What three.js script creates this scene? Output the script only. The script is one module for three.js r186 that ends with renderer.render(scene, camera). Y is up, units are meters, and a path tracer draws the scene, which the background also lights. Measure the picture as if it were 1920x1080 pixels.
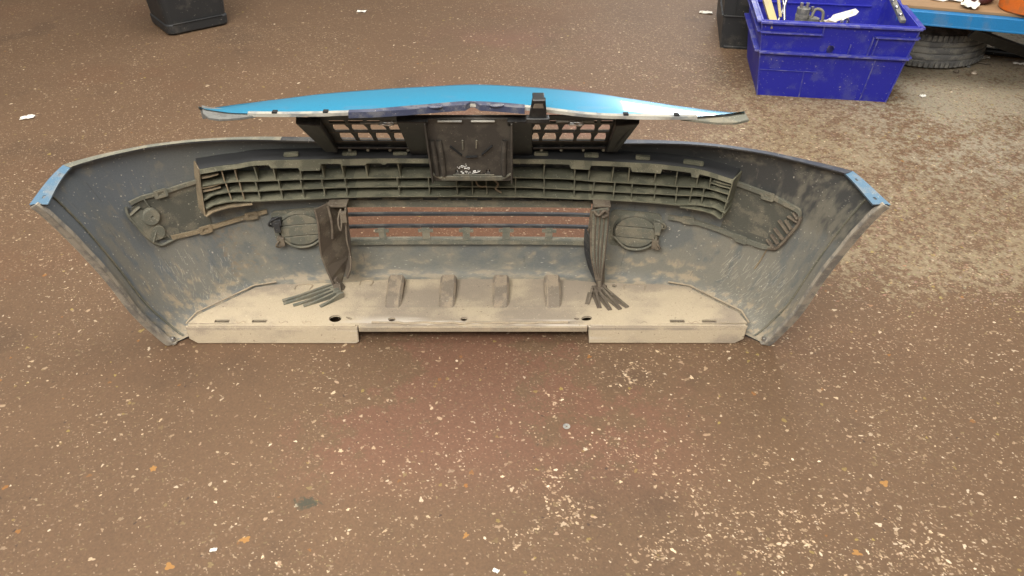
import * as THREE from 'three';
import { mergeGeometries } from 'three/addons/utils/BufferGeometryUtils.js';
import { RoundedBoxGeometry } from 'three/addons/geometries/RoundedBoxGeometry.js';
import { RectAreaLightUniformsLib } from 'three/addons/lights/RectAreaLightUniformsLib.js';

// ---------- camera, lamps, exposure ----------
const scene = new THREE.Scene();
const camera = new THREE.PerspectiveCamera(40.85, 16 / 9, 0.05, 60);
camera.position.set(0.103, 1.33, 1.55);
camera.rotation.set(-37 * Math.PI / 180, 0, 0);
scene.add(camera);
const renderer = new THREE.WebGLRenderer({ antialias: true });
renderer.toneMapping = THREE.LinearToneMapping;
renderer.toneMappingExposure = 0.845;
renderer.shadowMap.enabled = true;
scene.background = new THREE.Color(0.235, 0.228, 0.218);   // dim, even light of the hall around
RectAreaLightUniformsLib.init();

const matLamp = (r, g, b, e) => new THREE.MeshStandardMaterial({ color: 0x222222, emissive: new THREE.Color(r, g, b), emissiveIntensity: e, roughness: .8 });
function panelLamp(name, label, x, y, z, w, h, tx, ty, tz, col, power, glow) {
  const g = new THREE.Group(); g.name = name; g.position.set(x, y, z); g.lookAt(tx, ty, tz);
  g.userData = { label, category: 'lamp' };
  const m = new THREE.Mesh(new THREE.BoxGeometry(w, h, .04), matLamp(col.r, col.g, col.b, glow)); m.name = 'diffuser'; m.position.z = -.03; g.add(m);
  const l = new THREE.RectAreaLight(col, power, w, h); l.rotation.y = Math.PI; l.position.z = .01; g.add(l);
  scene.add(g);
}
const warm = new THREE.Color(1.0, 0.955, 0.89), cool = new THREE.Color(0.93, 0.97, 1.0);
panelLamp('roof_light', 'long roof light panel above and behind the camera', -0.9, 3.7, 2.9, 3.8, 1.9, -0.1, 0.2, -0.3, warm, 9.6, 9.6);
panelLamp('roof_light_001', 'roof light panel high over the bumper', 0.1, 4.3, -0.9, 5.4, 3.0, 0.1, 0, -0.8, warm, 4.0, 4.0);
panelLamp('glare_panel', 'added bright upright panel far behind the crates, mirrored in the blue strip', 1.45, 1.72, -4.5, .80, 1.05, 0.4, 0.6, 0, cool, 13, 13);  // unseen panel added to give the blue strip its white glare

// ---------- small tools ----------
const rng = seed => () => { seed |= 0; seed = seed + 0x6D2B79F5 | 0; let t = Math.imul(seed ^ seed >>> 15, 1 | seed); t = t + Math.imul(t ^ t >>> 7, 61 | t) ^ t; return ((t ^ t >>> 14) >>> 0) / 4294967296; };
const V = (x, y, z) => new THREE.Vector3(x, y, z);
const clamp = (x, a = 0, b = 1) => x < a ? a : x > b ? b : x;
const smooth = (a, b, x) => { const t = clamp((x - a) / (b - a)); return t * t * (3 - 2 * t); };
const mix = (a, b, t) => a + (b - a) * t;
const hash = (x, y, s) => { let h = Math.imul(x, 374761393) ^ Math.imul(y, 668265263) ^ Math.imul(s, 1274126177); h = Math.imul(h ^ h >>> 13, 1274126177); return ((h ^ h >>> 16) >>> 0) / 4294967296; };
const noise = (x, y, s = 0) => { const i = Math.floor(x), j = Math.floor(y); let a = x - i, b = y - j; a = a * a * (3 - 2 * a); b = b * b * (3 - 2 * b); const p = hash(i, j, s), q = hash(i + 1, j, s), r = hash(i, j + 1, s), t = hash(i + 1, j + 1, s); return p + (q - p) * a + (r - p) * b + (p - q - r + t) * a * b; };
const fbm = (x, y, n, s = 0) => { let v = 0, a = .5, t = 0; for (let k = 0; k < n; k++) { v += a * noise(x, y, s + k * 17); t += a; a *= .55; x *= 2.07; y *= 2.07; } return v / t; };
const toS = c => c <= .0031308 ? c * 12.92 : 1.055 * Math.pow(c, 1 / 2.4) - .055;
const S8 = new Uint8Array(4097); for (let i = 0; i <= 4096; i++) S8[i] = Math.round(255 * toS(i / 4096));
const s8 = c => S8[clamp(c) * 4096 | 0];

function tex(w, h, rgb, fn, srgb = true) {          // fn(x, y, out) in pixels, linear values out
  const d = new Uint8Array(w * h * 4), o = [0, 0, 0];
  for (let y = 0; y < h; y++) for (let x = 0; x < w; x++) { fn(x, y, o); const k = (y * w + x) * 4; for (let c = 0; c < 3; c++) d[k + c] = srgb ? s8(o[c]) : clamp(o[c]) * 255; d[k + 3] = 255; }
  const t = new THREE.DataTexture(d, w, h, THREE.RGBAFormat); t.magFilter = THREE.LinearFilter; t.minFilter = THREE.LinearMipmapLinearFilter; t.generateMipmaps = true;
  t.wrapS = t.wrapT = THREE.RepeatWrapping; if (srgb) t.colorSpace = THREE.SRGBColorSpace; t.needsUpdate = true; return t;
}
// irregular chip into a pixel array, size in pixels
function chip(t, cx, cy, rx, ry, ang, col, strength, R) {
  const w = t.image.width, h = t.image.height, d = t.image.data, ca = Math.cos(ang), sa = Math.sin(ang), r = Math.max(rx, ry) * 1.6;
  const p1 = R() * 6.28, p2 = R() * 6.28, p3 = R() * 6.28, a1 = .25 * R(), a2 = .3 * R(), a3 = .22 * R();
  const c0 = s8(col[0]), c1 = s8(col[1]), c2 = s8(col[2]);
  for (let y = Math.max(0, Math.floor(cy - r)); y <= Math.min(h - 1, cy + r); y++) for (let x = Math.max(0, Math.floor(cx - r)); x <= Math.min(w - 1, cx + r); x++) {
    const dx = x - cx, dy = y - cy, a = (dx * ca + dy * sa) / rx, b = (-dx * sa + dy * ca) / ry, q = Math.sqrt(a * a + b * b);
    if (q > 1.8) continue; const th = Math.atan2(b, a), lim = 1 + a1 * Math.sin(2 * th + p1) + a2 * Math.sin(3 * th + p2) + a3 * Math.sin(5 * th + p3);
    const f = clamp((lim - q) * Math.min(rx, ry) + .5) * strength; if (f <= 0) continue;
    const k = (y * w + x) * 4; d[k] += (c0 - d[k]) * f; d[k + 1] += (c1 - d[k + 1]) * f; d[k + 2] += (c2 - d[k + 2]) * f;
  }
}
// ---------- geometry tools: everything non-indexed with uv in metres ----------
function flat(g) { if (g.index) g = g.toNonIndexed(); for (const k of Object.keys(g.attributes)) if (!['position', 'normal', 'uv'].includes(k)) g.deleteAttribute(k); if (!g.attributes.normal) g.computeVertexNormals(); if (!g.attributes.uv) boxUV(g); g.morphAttributes = {}; return g; }
function boxUV(g, ox = 0, oy = 0) {
  if (g.index) g = g.toNonIndexed(); const p = g.attributes.position, uv = new Float32Array(p.count * 2), a = V(), b = V(), c = V();
  for (let i = 0; i < p.count; i += 3) {
    a.fromBufferAttribute(p, i); b.fromBufferAttribute(p, i + 1); c.fromBufferAttribute(p, i + 2);
    const n = b.clone().sub(a).cross(c.clone().sub(a)); const x = Math.abs(n.x), y = Math.abs(n.y), z = Math.abs(n.z);
    [a, b, c].forEach((q, k) => { const s = x > y && x > z ? [q.z, q.y] : y > z ? [q.x, q.z] : [q.x, q.y]; uv[(i + k) * 2] = s[0] + ox; uv[(i + k) * 2 + 1] = s[1] + oy; });
  }
  g.setAttribute('uv', new THREE.BufferAttribute(uv, 2)); return g;
}
const join = gs => { gs = gs.map(g => boxUV(flat(g))); return gs.length > 1 ? mergeGeometries(gs) : gs[0]; };
function part(name, gs, mat, parent, label) {
  const m = new THREE.Mesh(Array.isArray(gs) ? join(gs) : gs, mat); m.name = name; m.castShadow = m.receiveShadow = true;
  if (label) m.userData.label = label; parent.add(m); return m;
}
const each = (name, gs, mat, parent) => { for (const g of gs) part(name, [g], mat, parent); };   // alike pieces, each a part of its own
const names = {};
function numbered(n) { const k = names[n] = (names[n] ?? -1) + 1; return k ? n + '_' + String(k).padStart(3, '0') : n; }
function thing(name, label, category, x = 0, y = 0, z = 0, turn = 0, group) {
  const g = new THREE.Group(); g.name = numbered(name); g.position.set(x, y, z); g.rotation.y = turn; g.userData = { label, category }; if (group) g.userData.group = group; scene.add(g); return g;
}
// box with axes: centre c, along x, y, z vectors
function obox(c, ax, ay, az, lx, ly, lz, r = .0012) {
  const g = r ? new RoundedBoxGeometry(lx, ly, lz, 1, Math.min(r, lx / 2.5, ly / 2.5, lz / 2.5)) : new THREE.BoxGeometry(lx, ly, lz);
  const m = new THREE.Matrix4().makeBasis(ax, ay, az).setPosition(c); g.applyMatrix4(m); return flat(g);
}
function beam(a, b, w, h, up = V(0, 1, 0), r) {      // bar from a to b, w across, h along up
  const x = b.clone().sub(a), l = x.length(); x.normalize(); const z = x.clone().cross(up).normalize(), y = z.clone().cross(x);
  return obox(a.clone().add(b).multiplyScalar(.5), x, y, z, l, h, w, r);
}
// ribbon of thickness t through pairs of edge points
function ribbon(A, B, t, up) {
  const n = A.length, pos = []; const q = (a, b, c, d) => pos.push(a, b, c, a, c, d);
  const N = []; for (let i = 0; i < n; i++) { const i0 = Math.max(0, i - 1), i1 = Math.min(n - 1, i + 1); const T = A[i1].clone().add(B[i1]).sub(A[i0]).sub(B[i0]); N.push(T.cross(B[i].clone().sub(A[i])).normalize().multiplyScalar(t / 2)); }
  const P = (L, i, s) => L[i].clone().addScaledVector(N[i], s);
  for (let i = 0; i < n - 1; i++) {
    q(P(A, i, 1), P(B, i, 1), P(B, i + 1, 1), P(A, i + 1, 1)); q(P(A, i, -1), P(A, i + 1, -1), P(B, i + 1, -1), P(B, i, -1));
    q(P(A, i, 1), P(A, i + 1, 1), P(A, i + 1, -1), P(A, i, -1)); q(P(B, i, 1), P(B, i, -1), P(B, i + 1, -1), P(B, i + 1, 1));
  }
  q(P(A, 0, 1), P(A, 0, -1), P(B, 0, -1), P(B, 0, 1)); const e = n - 1; q(P(A, e, 1), P(B, e, 1), P(B, e, -1), P(A, e, -1));
  const g = new THREE.BufferGeometry(); g.setAttribute('position', new THREE.Float32BufferAttribute(pos.flatMap(v => [v.x, v.y, v.z]), 3)); g.computeVertexNormals(); return g;
}
const tube = (pts, r, n = 24, k = 6) => flat(new THREE.TubeGeometry(new THREE.CatmullRomCurve3(pts, false, 'centripetal'), n, r, k, false));
// prism of a 2D outline laid into space: origin o, axes x, y, thickness t along x cross y
function prism(pts, o, ax, ay, t, holes = [], bevel = 0) {
  const sh = new THREE.Shape(pts.map(p => new THREE.Vector2(...p))); for (const h of holes) sh.holes.push(new THREE.Path(h.map(p => new THREE.Vector2(...p))));
  const g = new THREE.ExtrudeGeometry(sh, { depth: t, bevelEnabled: !!bevel, bevelThickness: bevel, bevelSize: bevel, bevelSegments: 1, curveSegments: 6 });
  g.applyMatrix4(new THREE.Matrix4().makeBasis(ax, ay, ax.clone().cross(ay)).setPosition(o)); return flat(g);
}
const ellipse = (cx, cy, rx, ry, n = 14, rot = 0) => Array.from({ length: n }, (_, i) => { const t = i / n * Math.PI * 2, a = rx * Math.cos(t), b = ry * Math.sin(t); return [cx + a * Math.cos(rot) - b * Math.sin(rot), cy + a * Math.sin(rot) + b * Math.cos(rot)]; });
const rect = (x0, y0, x1, y1) => [[x0, y0], [x1, y0], [x1, y1], [x0, y1]];
const roundRect = (x0, y0, x1, y1, r, n = 4) => { const o = []; for (const [cx, cy, a] of [[x1 - r, y1 - r, 0], [x0 + r, y1 - r, 90], [x0 + r, y0 + r, 180], [x1 - r, y0 + r, 270]]) for (let k = 0; k <= n; k++) { const t = (a + 90 * k / n) * Math.PI / 180; o.push([cx + r * Math.cos(t), cy + r * Math.sin(t)]); } return o; };

// ---------- floor: worn brown paint over concrete ----------
const LIGHT = [[.52, .40, .26], [.40, .295, .185], [.62, .51, .37], [.34, .24, .15], [.31, .215, .14]];
function patchAmount(x, z) {                           // where the paint has gone and sandy concrete shows
  const n = fbm(x * 1.7, z * 1.7, 4, 91) - .5, m = fbm(x * 6, z * 6, 3, 191) - .5;
  const a = smooth(.42, 1.0, x + n * .9 + m * .3) * (1 - smooth(-.5, -.12, z + n * .55 - .12 * (x - 1) + m * .25)) * smooth(-2.4, -1.6, z + n * .8);
  const b = smooth(1.35, 1.8, x + n * .5) * (1 - smooth(-1.45, -1.05, z + n * .4));
  return Math.max(a * .8, b * 1.15);
}
const HEAPS = [[.17, .47, .05], [.21, .55, .06], [.12, .62, .035], [.15, .53, .04], [.40, .65, .05], [.54, .62, .06], [.58, .66, .045], [.67, .63, .07], [.89, .63, .07], [.94, .69, .06], [.82, .68, .05], [.70, .43, .04], [.67, .57, .06], [.40, .14, .05], [.22, .25, .05], [.55, .5, .09], [.8, .55, .08], [.3, .4, .1]];
function clusterAmount(x, z) {                         // pale chips crowd together near the camera
  let q = 0; for (const [a, b, r] of HEAPS) { const d = ((x - a) ** 2 + ((z - b) * 1.5) ** 2) / (r * r); if (d < 5) q = Math.max(q, Math.exp(-d * .8) * (r > .075 ? .45 : 1)); }
  return q * smooth(.36, .58, fbm(x * 26, z * 26, 3, 33)) * 1.25;
}
function floorBase(x, z, o) {
  const big = fbm(x * .8 + 5, z * .8, 3, 7), mid = fbm(x * 4, z * 4, 3, 21), fine = noise(x * 160, z * 160, 5) * .5 + noise(x * 420, z * 420, 6) * .5;
  const east = smooth(.1, .9, x + .5 * (big - .5)) * smooth(-.5, 0, z); let r = mix(.116, .104, east), g = mix(.0665, .0585, east), b = mix(.034, .0285, east); const seen = smooth(.62, .45, Math.abs(x) + .12 * (mid - .5)) * smooth(-1.12, -1.0, z + .1 * (mid - .5)) * smooth(-.35, -.5, z); r = mix(r, .125, seen); g = mix(g, .052, seen); b = mix(b, .0215, seen);
  const red = smooth(.44, .56, fbm(x * 2.1 + 3, z * 1.8 + 8, 5, 44) + .22 * (fine - .5) + .25 * (noise(x * 30, z * 30, 46) - .5)) * (1 - smooth(.3, .6, Math.abs(x - .05))) * (1 - smooth(.35, .6, z)) * smooth(-.1, .02, z) * .6;
  r = mix(r, .145, red); g = mix(g, .0635, red); b = mix(b, .038, red);
  const rust = smooth(.60, .78, fbm(x * 2.2 + 1, z * 2.2 + 4, 4, 66)) * .3 * smooth(.3, 0, z); r = mix(r, .118, rust); g = mix(g, .056, rust); b = mix(b, .026, rust);
  const grit = noise(x * 260, z * 260, 15) * .6 + noise(x * 700, z * 700, 16) * .4, red2 = smooth(.45, .65, fbm(x * 2 + 7, z * 2 + 3, 4, 45)) * (1 - smooth(.25, .6, Math.abs(x - .15))) * smooth(-2.6, -2.1, z) * (1 - smooth(-1.2, -.7, z)) * .7; r = mix(r, .140, red2); g = mix(g, .064, red2); b = mix(b, .041, red2);
  let k = .78 + .22 * big + .14 * mid + .16 * (fine - .5) + .34 * (grit - .5);
  const pa = patchAmount(x, z), pp = smooth(.34, .86, pa * .72 + .55 * (noise(x * 70, z * 70, 77) - .5) + .45 * (noise(x * 190, z * 190, 78) - .5) + .3 * (noise(x * 16, z * 16, 79) - .5));
  const gy = smooth(1.3, 1.9, x + .5 * (big - .5)) * smooth(-.6, -1.0, z); r = mix(r, mix(.215, .255, gy), pp); g = mix(g, mix(.165, .218, gy), pp); b = mix(b, mix(.098, .155, gy), pp);
  const grime = smooth(.62, .8, fbm(x * 3 + 20, z * 3, 4, 120)); k *= 1 - .2 * grime;
  o[0] = r * k; o[1] = g * k; o[2] = b * k; return pa;
}
function floorTile(x0, x1, z0, z1, w, h, seed) {
  const R = rng(seed), t = tex(w, h, 1, (px, py, o) => floorBase(mix(x0, x1, (px + .5) / w), mix(z1, z0, (py + .5) / h), o));
  const sx = w / (x1 - x0), area = (x1 - x0) * (z1 - z0);
  const put = (x, z, a, b, ang, c, s) => chip(t, (x - x0) * sx, (z1 - z) * h / (z1 - z0), a * sx, b * sx, ang, c, s, R);
  const col = (f = 1) => { const c = LIGHT[R() * LIGHT.length | 0]; const k = (.7 + .45 * R()) * f; return c.map(v => v * k); };
  for (let i = 0, n = area * 11000; i < n; i++) {       // faint flakes that only tint the paint
    const x = mix(x0, x1, R()), z = mix(z0, z1, R()); if (noise(x * 6, z * 6, 14) < R() * .9) continue; const s = .0008 + .0016 * R() * R(), c = .75 + .5 * R();
    put(x, z, s * (1.2 + 1.3 * R()), s, -.5 + (R() - .5) * 2, R() < .3 ? [.17 * c, .125 * c, .06 * c] : [.21 * c, .145 * c, .092 * c], .35 + .45 * R());
  }
  for (let i = 0, n = area * 8500; i < n; i++) {        // grit embedded in the paint
    const x = mix(x0, x1, R()), z = mix(z0, z1, R()), den = smooth(.35, .75, fbm(x * 2.6, z * 2.6, 3, 12)) * .7 + .18 + .5 * clusterAmount(x, z) + .25 * smooth(-.2, .9, x); if (R() > den) continue;
    const s = .0009 + .0021 * R() * R() * R(); put(x, z, s * (1 + 1.3 * R()), s, -.5 + (R() - .5) * 1.6, col(.95), .3 + .65 * R());
  }
  for (let i = 0, n = area * 300; i < n; i++) {         // larger stones
    const x = mix(x0, x1, R()), z = mix(z0, z1, R()), s = .0018 + .003 * R() * R(); put(x, z, s * (1.1 + .9 * R()), s, R() * 3, col(1.1), .35 + .6 * R());
  }
  for (let i = 0, n = area * 13000; i < n; i++) {        // crowded chips
    const x = mix(x0, x1, R()), z = mix(z0, z1, R()); const q = clusterAmount(x, z), p = patchAmount(x, z) * .8; if (R() > Math.max(q, p * .9)) continue;
    const s = .0009 + .0026 * R() * R(); put(x, z, s * (1 + 1.2 * R()), s, -.5 + (R() - .5) * 2, q > p ? col(1.3) : [.23 + .16 * R(), .175 + .13 * R(), .10 + .09 * R()], .4 + .5 * R());
  }
  for (let i = 0, n = area * 2600; i < n; i++) {        // dark gaps of the bared patch
    const x = mix(x0, x1, R()), z = mix(z0, z1, R()); if (R() > patchAmount(x, z)) continue;
    const s = .0012 + .003 * R() * R(); put(x, z, s * (1 + R()), s, R() * 3, [.075, .045, .026], .25 + .4 * R());
  }
  for (let i = 0, n = area * 90; i < n; i++) {          // ochre and orange pebbles
    const x = mix(x0, x1, R()), z = mix(z0, z1, R()), s = .0022 + .0042 * R() * R(); put(x, z, s * 1.3, s, R() * 3, R() < .14 ? [.27, .11, .022] : R() < .5 ? [.30, .225, .06] : [.19, .135, .06], .35 + .5 * R());
  }
  for (let i = 0, n = area * 45; i < n; i++) {          // dark pits
    const x = mix(x0, x1, R()), z = mix(z0, z1, R()), s = .001 + .0018 * R(); put(x, z, s * 1.4, s, R() * 3, [.04, .024, .016], .4 + .4 * R());
  }
  for (let i = 0, n = area * 7; i < n; i++) {           // scuffs
    const x = mix(x0, x1, R()), z = mix(z0, z1, R()), a = R() * 3; for (let k = 0; k < 14; k++) put(x + Math.cos(a) * k * .006 + .004 * R(), z - Math.sin(a) * k * .006 + .004 * R(), .004, .0008, a, [.23, .165, .105], .35 * R());
  }
  // the marks one can find in the photograph: oil blot, orange stones, row of white chips
  for (let k = 0; k < 60; k++) put(-.326 + (R() + R() - 1) * .028, .531 + (R() + R() - 1) * .018, .004 + .004 * R(), .0025, R() * 3, [.05, .047, .03], .5);
  for (const [x, z, s] of [[-.68, .44, .008], [-.43, .62, .009], [-.56, .68, .009], [.01, .61, .006], [.90, .48, .009], [.78, .65, .008]]) put(x, z, s * 1.0, s * .8, R() * 3, [.34, .165, .04], .8);
  return t;
}
const fineBump = tex(512, 512, 1, (x, y, o) => { const f = (a, b) => noise((x * a) % (512 * a), y * a, b); const v = .5 * f(.25, 2) + .3 * f(.0625, 3) + .2 * f(.5, 4); o[0] = o[1] = o[2] = v; }, false);
fineBump.wrapS = fineBump.wrapT = THREE.MirroredRepeatWrapping;
{
  const parts = [], mats = [];
  [[-1.5, 0, -.25, .85, 2048, 1502, 5, -7, 0, -.25, 4.5], [0, 1.5, -.25, .85, 2048, 1502, 6, 0, 7, -.25, 4.5], [-2.6, 0, -1.9, -.25, 2048, 1300, 7, -7, 0, -1.9, -.25], [0, 2.6, -1.9, -.25, 2048, 1300, 10, 0, 7, -1.9, -.25], [-3.6, 0, -4.2, -1.9, 2048, 1308, 8, -7, 0, -7, -1.9], [0, 3.6, -4.2, -1.9, 2048, 1308, 9, 0, 7, -7, -1.9]].forEach(([x0, x1, z0, z1, w, h, sd, X0, X1, Z0, Z1]) => {
    const t = floorTile(x0, x1, z0, z1, w, h, sd); t.wrapS = t.wrapT = THREE.MirroredRepeatWrapping;
    const g = new THREE.PlaneGeometry(X1 - X0, Z1 - Z0); g.rotateX(-Math.PI / 2); g.translate((X0 + X1) / 2, 0, (Z0 + Z1) / 2);
    const p = g.attributes.position, uv = g.attributes.uv; for (let i = 0; i < p.count; i++) uv.setXY(i, (p.getX(i) - x0) / (x1 - x0), (z1 - p.getZ(i)) / (z1 - z0));
    const b = fineBump.clone(); b.repeat.set((x1 - x0) / .5, (z1 - z0) / .5); b.needsUpdate = true;
    mats.push(new THREE.MeshStandardMaterial({ map: t, roughness: .78, bumpMap: b, bumpScale: .0009 })); parts.push(g);
  });
  const g = mergeGeometries(parts, true), m = new THREE.Mesh(g, mats); m.name = 'floor'; m.userData.kind = 'structure'; m.receiveShadow = true; scene.add(m);
}
// ---------- materials ----------
const plasticTex = (seed, base, dust, amount, specks) => {
  const R = rng(seed), t = tex(512, 512, 1, (x, y, o) => {
    const wx = x / 512, wy = y / 512; const n = fbm(wx * 9, wy * 9, 5, seed), f = noise(x * .7, y * .7, seed + 3), d = smooth(.62 - amount * .5, .78 - amount * .3, n + .22 * (f - .5));
    for (let c = 0; c < 3; c++) o[c] = mix(base[c], dust[c], d * .85) * (.86 + .28 * f);
  });
  for (let i = 0; i < specks; i++) { const s = .8 + 2.2 * R() * R(); chip(t, R() * 512, R() * 512, s * (1 + R()), s, R() * 3, [.42, .38, .30], .3 + .5 * R(), R); }
  return t;
};
const std = (o) => new THREE.MeshStandardMaterial(o);
const scaled = (t, s) => { const c = t.clone(); c.repeat.set(s, s); c.needsUpdate = true; return c; };
const OLIVE = [.115, .115, .080], DUST = [.30, .245, .16];
const tGrid = plasticTex(11, OLIVE, [.20, .19, .13], .35, 420), tGridL = plasticTex(12, [.16, .13, .085], [.27, .21, .13], .6, 500);
const tBlack = plasticTex(13, [.009, .009, .009], [.03, .029, .025], .05, 110), tTray = plasticTex(14, [.47, .378, .25], [.36, .29, .20], .22, 500);
const tTray2 = plasticTex(15, [.30, .25, .18], [.39, .31, .21], .5, 700), tBrown = plasticTex(16, [.105, .082, .06], [.17, .14, .10], .4, 300);
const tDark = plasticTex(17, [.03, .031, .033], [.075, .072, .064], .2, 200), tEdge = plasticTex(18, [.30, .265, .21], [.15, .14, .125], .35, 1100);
const tGuard = plasticTex(19, [.125, .125, .098], [.20, .18, .13], .35, 520);
const M = {
  grid: std({ map: scaled(tGrid, 3.3), roughness: .75 }), gridTan: std({ map: scaled(tGridL, 3.3), roughness: .8 }),
  black: std({ map: scaled(tBlack, 3), roughness: .42 }), tray: std({ map: scaled(tTray, 2.6), roughness: .9, bumpMap: scaled(fineBump, 4), bumpScale: .0012 }),
  tray2: std({ map: scaled(tTray2, 3), roughness: .9 }), brown: std({ map: scaled(tBrown, 4), roughness: .85 }),
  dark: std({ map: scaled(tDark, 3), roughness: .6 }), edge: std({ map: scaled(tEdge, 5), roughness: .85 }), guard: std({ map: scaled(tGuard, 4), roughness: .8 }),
  void: std({ color: new THREE.Color(.008, .008, .008), roughness: .9 }), chalk: std({ color: new THREE.Color(.72, .72, .68), roughness: .8 }),
  steel: new THREE.MeshStandardMaterial({ color: new THREE.Color(.62, .62, .6), metalness: 1, roughness: .32 }),
};
const tPaint = tex(512, 256, 1, (x, y, o) => { const f = noise(x * .9, y * .9, 71), d = smooth(.62, .8, fbm(x / 60, y / 25, 4, 72)); const k = .93 + .14 * f; o[0] = mix(.020, .08, d * .5) * k; o[1] = mix(.25, .24, d * .5) * k; o[2] = mix(.42, .38, d * .5) * k; });
{ const R = rng(73); for (let i = 0; i < 240; i++) { const s = .5 + .9 * R(); chip(tPaint, R() * 512, R() * 256, s, s * .8, R() * 3, R() < .6 ? [.25, .30, .34] : [.05, .09, .13], .3 + .4 * R(), R); } }
M.paint = new THREE.MeshPhysicalMaterial({ map: scaled(tPaint, 2), roughness: .38, metalness: .25, clearcoat: 1, clearcoatRoughness: .06 });
const tTab = plasticTex(20, [.065, .135, .205], [.16, .18, .19], .35, 300); M.tab = std({ map: scaled(tTab, 4), roughness: .5 });
const tPrimer = plasticTex(21, [.30, .285, .24], [.15, .16, .165], .4, 300); M.primer = std({ map: scaled(tPrimer, 5), roughness: .55 });
const tNavy = plasticTex(22, [.036, .042, .075], [.12, .12, .13], .25, 200); M.navy = std({ map: scaled(tNavy, 5), roughness: .35 });

// ---------- the bumper's skin: rows of half stations from the bottom flange (0) to the top flange (8) ----------
const ROWS = [
  [[0, .03, -.15], [.3, .03, -.15], [.5, .03, -.13], [.62, .028, -.07], [.70, .015, -.015], [.772, .002, .03]],
  [[0, .03, -.195], [.3, .03, -.195], [.51, .032, -.165], [.645, .03, -.10], [.725, .02, -.03], [.784, .005, .032]],
  [[0, .045, -.228], [.31, .045, -.225], [.53, .05, -.19], [.675, .055, -.12], [.757, .055, -.04], [.804, .05, .04]],
  [[0, .10, -.245], [.32, .1, -.24], [.55, .105, -.2], [.70, .115, -.12], [.785, .12, -.035], [.827, .13, .06]],
  [[0, .2, -.255], [.33, .2, -.248], [.57, .205, -.205], [.725, .22, -.12], [.815, .235, -.03], [.845, .26, .09]],
  [[0, .31, -.26], [.33, .315, -.25], [.575, .325, -.205], [.735, .34, -.115], [.835, .36, -.015], [.865, .39, .13]],
  [[0, .41, -.245], [.33, .415, -.235], [.57, .43, -.19], [.735, .445, -.10], [.853, .46, .008], [.88, .48, .165]],
  [[0, .455, -.225], [.32, .46, -.215], [.555, .475, -.17], [.725, .49, -.085], [.866, .5, .022], [.888, .505, .175]],
  [[0, .457, -.2], [.32, .462, -.19], [.552, .477, -.155], [.717, .49, -.076], [.849, .499, .028], [.862, .5, .165]]];
const cr = (a, b, c, d, t) => .5 * (2 * b + (c - a) * t + (2 * a - 5 * b + 4 * c - d) * t * t + (3 * b - a - 3 * c + d) * t * t * t);
const ext = (A, B) => [0, 1, 2].map(m => 2 * A[m] - B[m]);
function rowAt(j, u) {
  const q = Math.min(Math.abs(u) * 5, 4.99999), i = Math.floor(q), t = q - i, R = ROWS[j], g = k => k < 0 ? [-R[-k][0], R[-k][1], R[-k][2]] : k > 5 ? ext(R[5], R[4]) : R[k];
  const A = g(i - 1), B = g(i), C = g(i + 1), D = g(i + 2), lin = i < 3 ? 0 : j > 6 ? .75 : j > 5 ? .4 : 0, o = [0, 1, 2].map(m => mix(cr(A[m], B[m], C[m], D[m], t), mix(B[m], C[m], t), lin)); if (u < 0) o[0] *= -1; return o;
}
function skin(u, v) {                                   // u -1..1 along the width, v 0..8 up the wall
  v = clamp(v, 0, 7.99999); const j = Math.floor(v), t = v - j, g = k => k < 0 ? ext(rowAt(0, u), rowAt(1, u)) : k > 8 ? ext(rowAt(8, u), rowAt(7, u)) : rowAt(k, u);
  const A = g(j - 1), B = g(j), C = g(j + 1), D = g(j + 2), o = [0, 1, 2].map(m => cr(A[m], B[m], C[m], D[m], t)), a = Math.abs(u), k = clamp((v - 2.5) / 4);
  if (u < 0) { const w = Math.sin(Math.PI * Math.min(a, 1) ** 1.6) * k; o[0] += -.022 * w + .012 * k * a ** 6; o[1] += .013 * w; o[2] -= .012 * w; }   // the left wing is sprung outwards a little
  return V(o[0] - .01, o[1], o[2]);
}
function skinN(u, v, level) {
  const e = .004, v0 = clamp(v - .04, 0, 7.9), v1 = clamp(v + .04, 0.05, 7.99), n = skin(u + e, v).sub(skin(u - e, v)).cross(skin(u, v1).sub(skin(u, v0)));
  if (level) n.y = 0; return n.normalize();
}
const on = (u, v, d = 0) => skin(u, v).addScaledVector(skinN(u, v, true), d);          // d metres in front of the wall, level

const bumper = thing('car_bumper', 'large car bumper with dusty grey inside and sky blue top strip standing on the floor', 'bumper');

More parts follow.
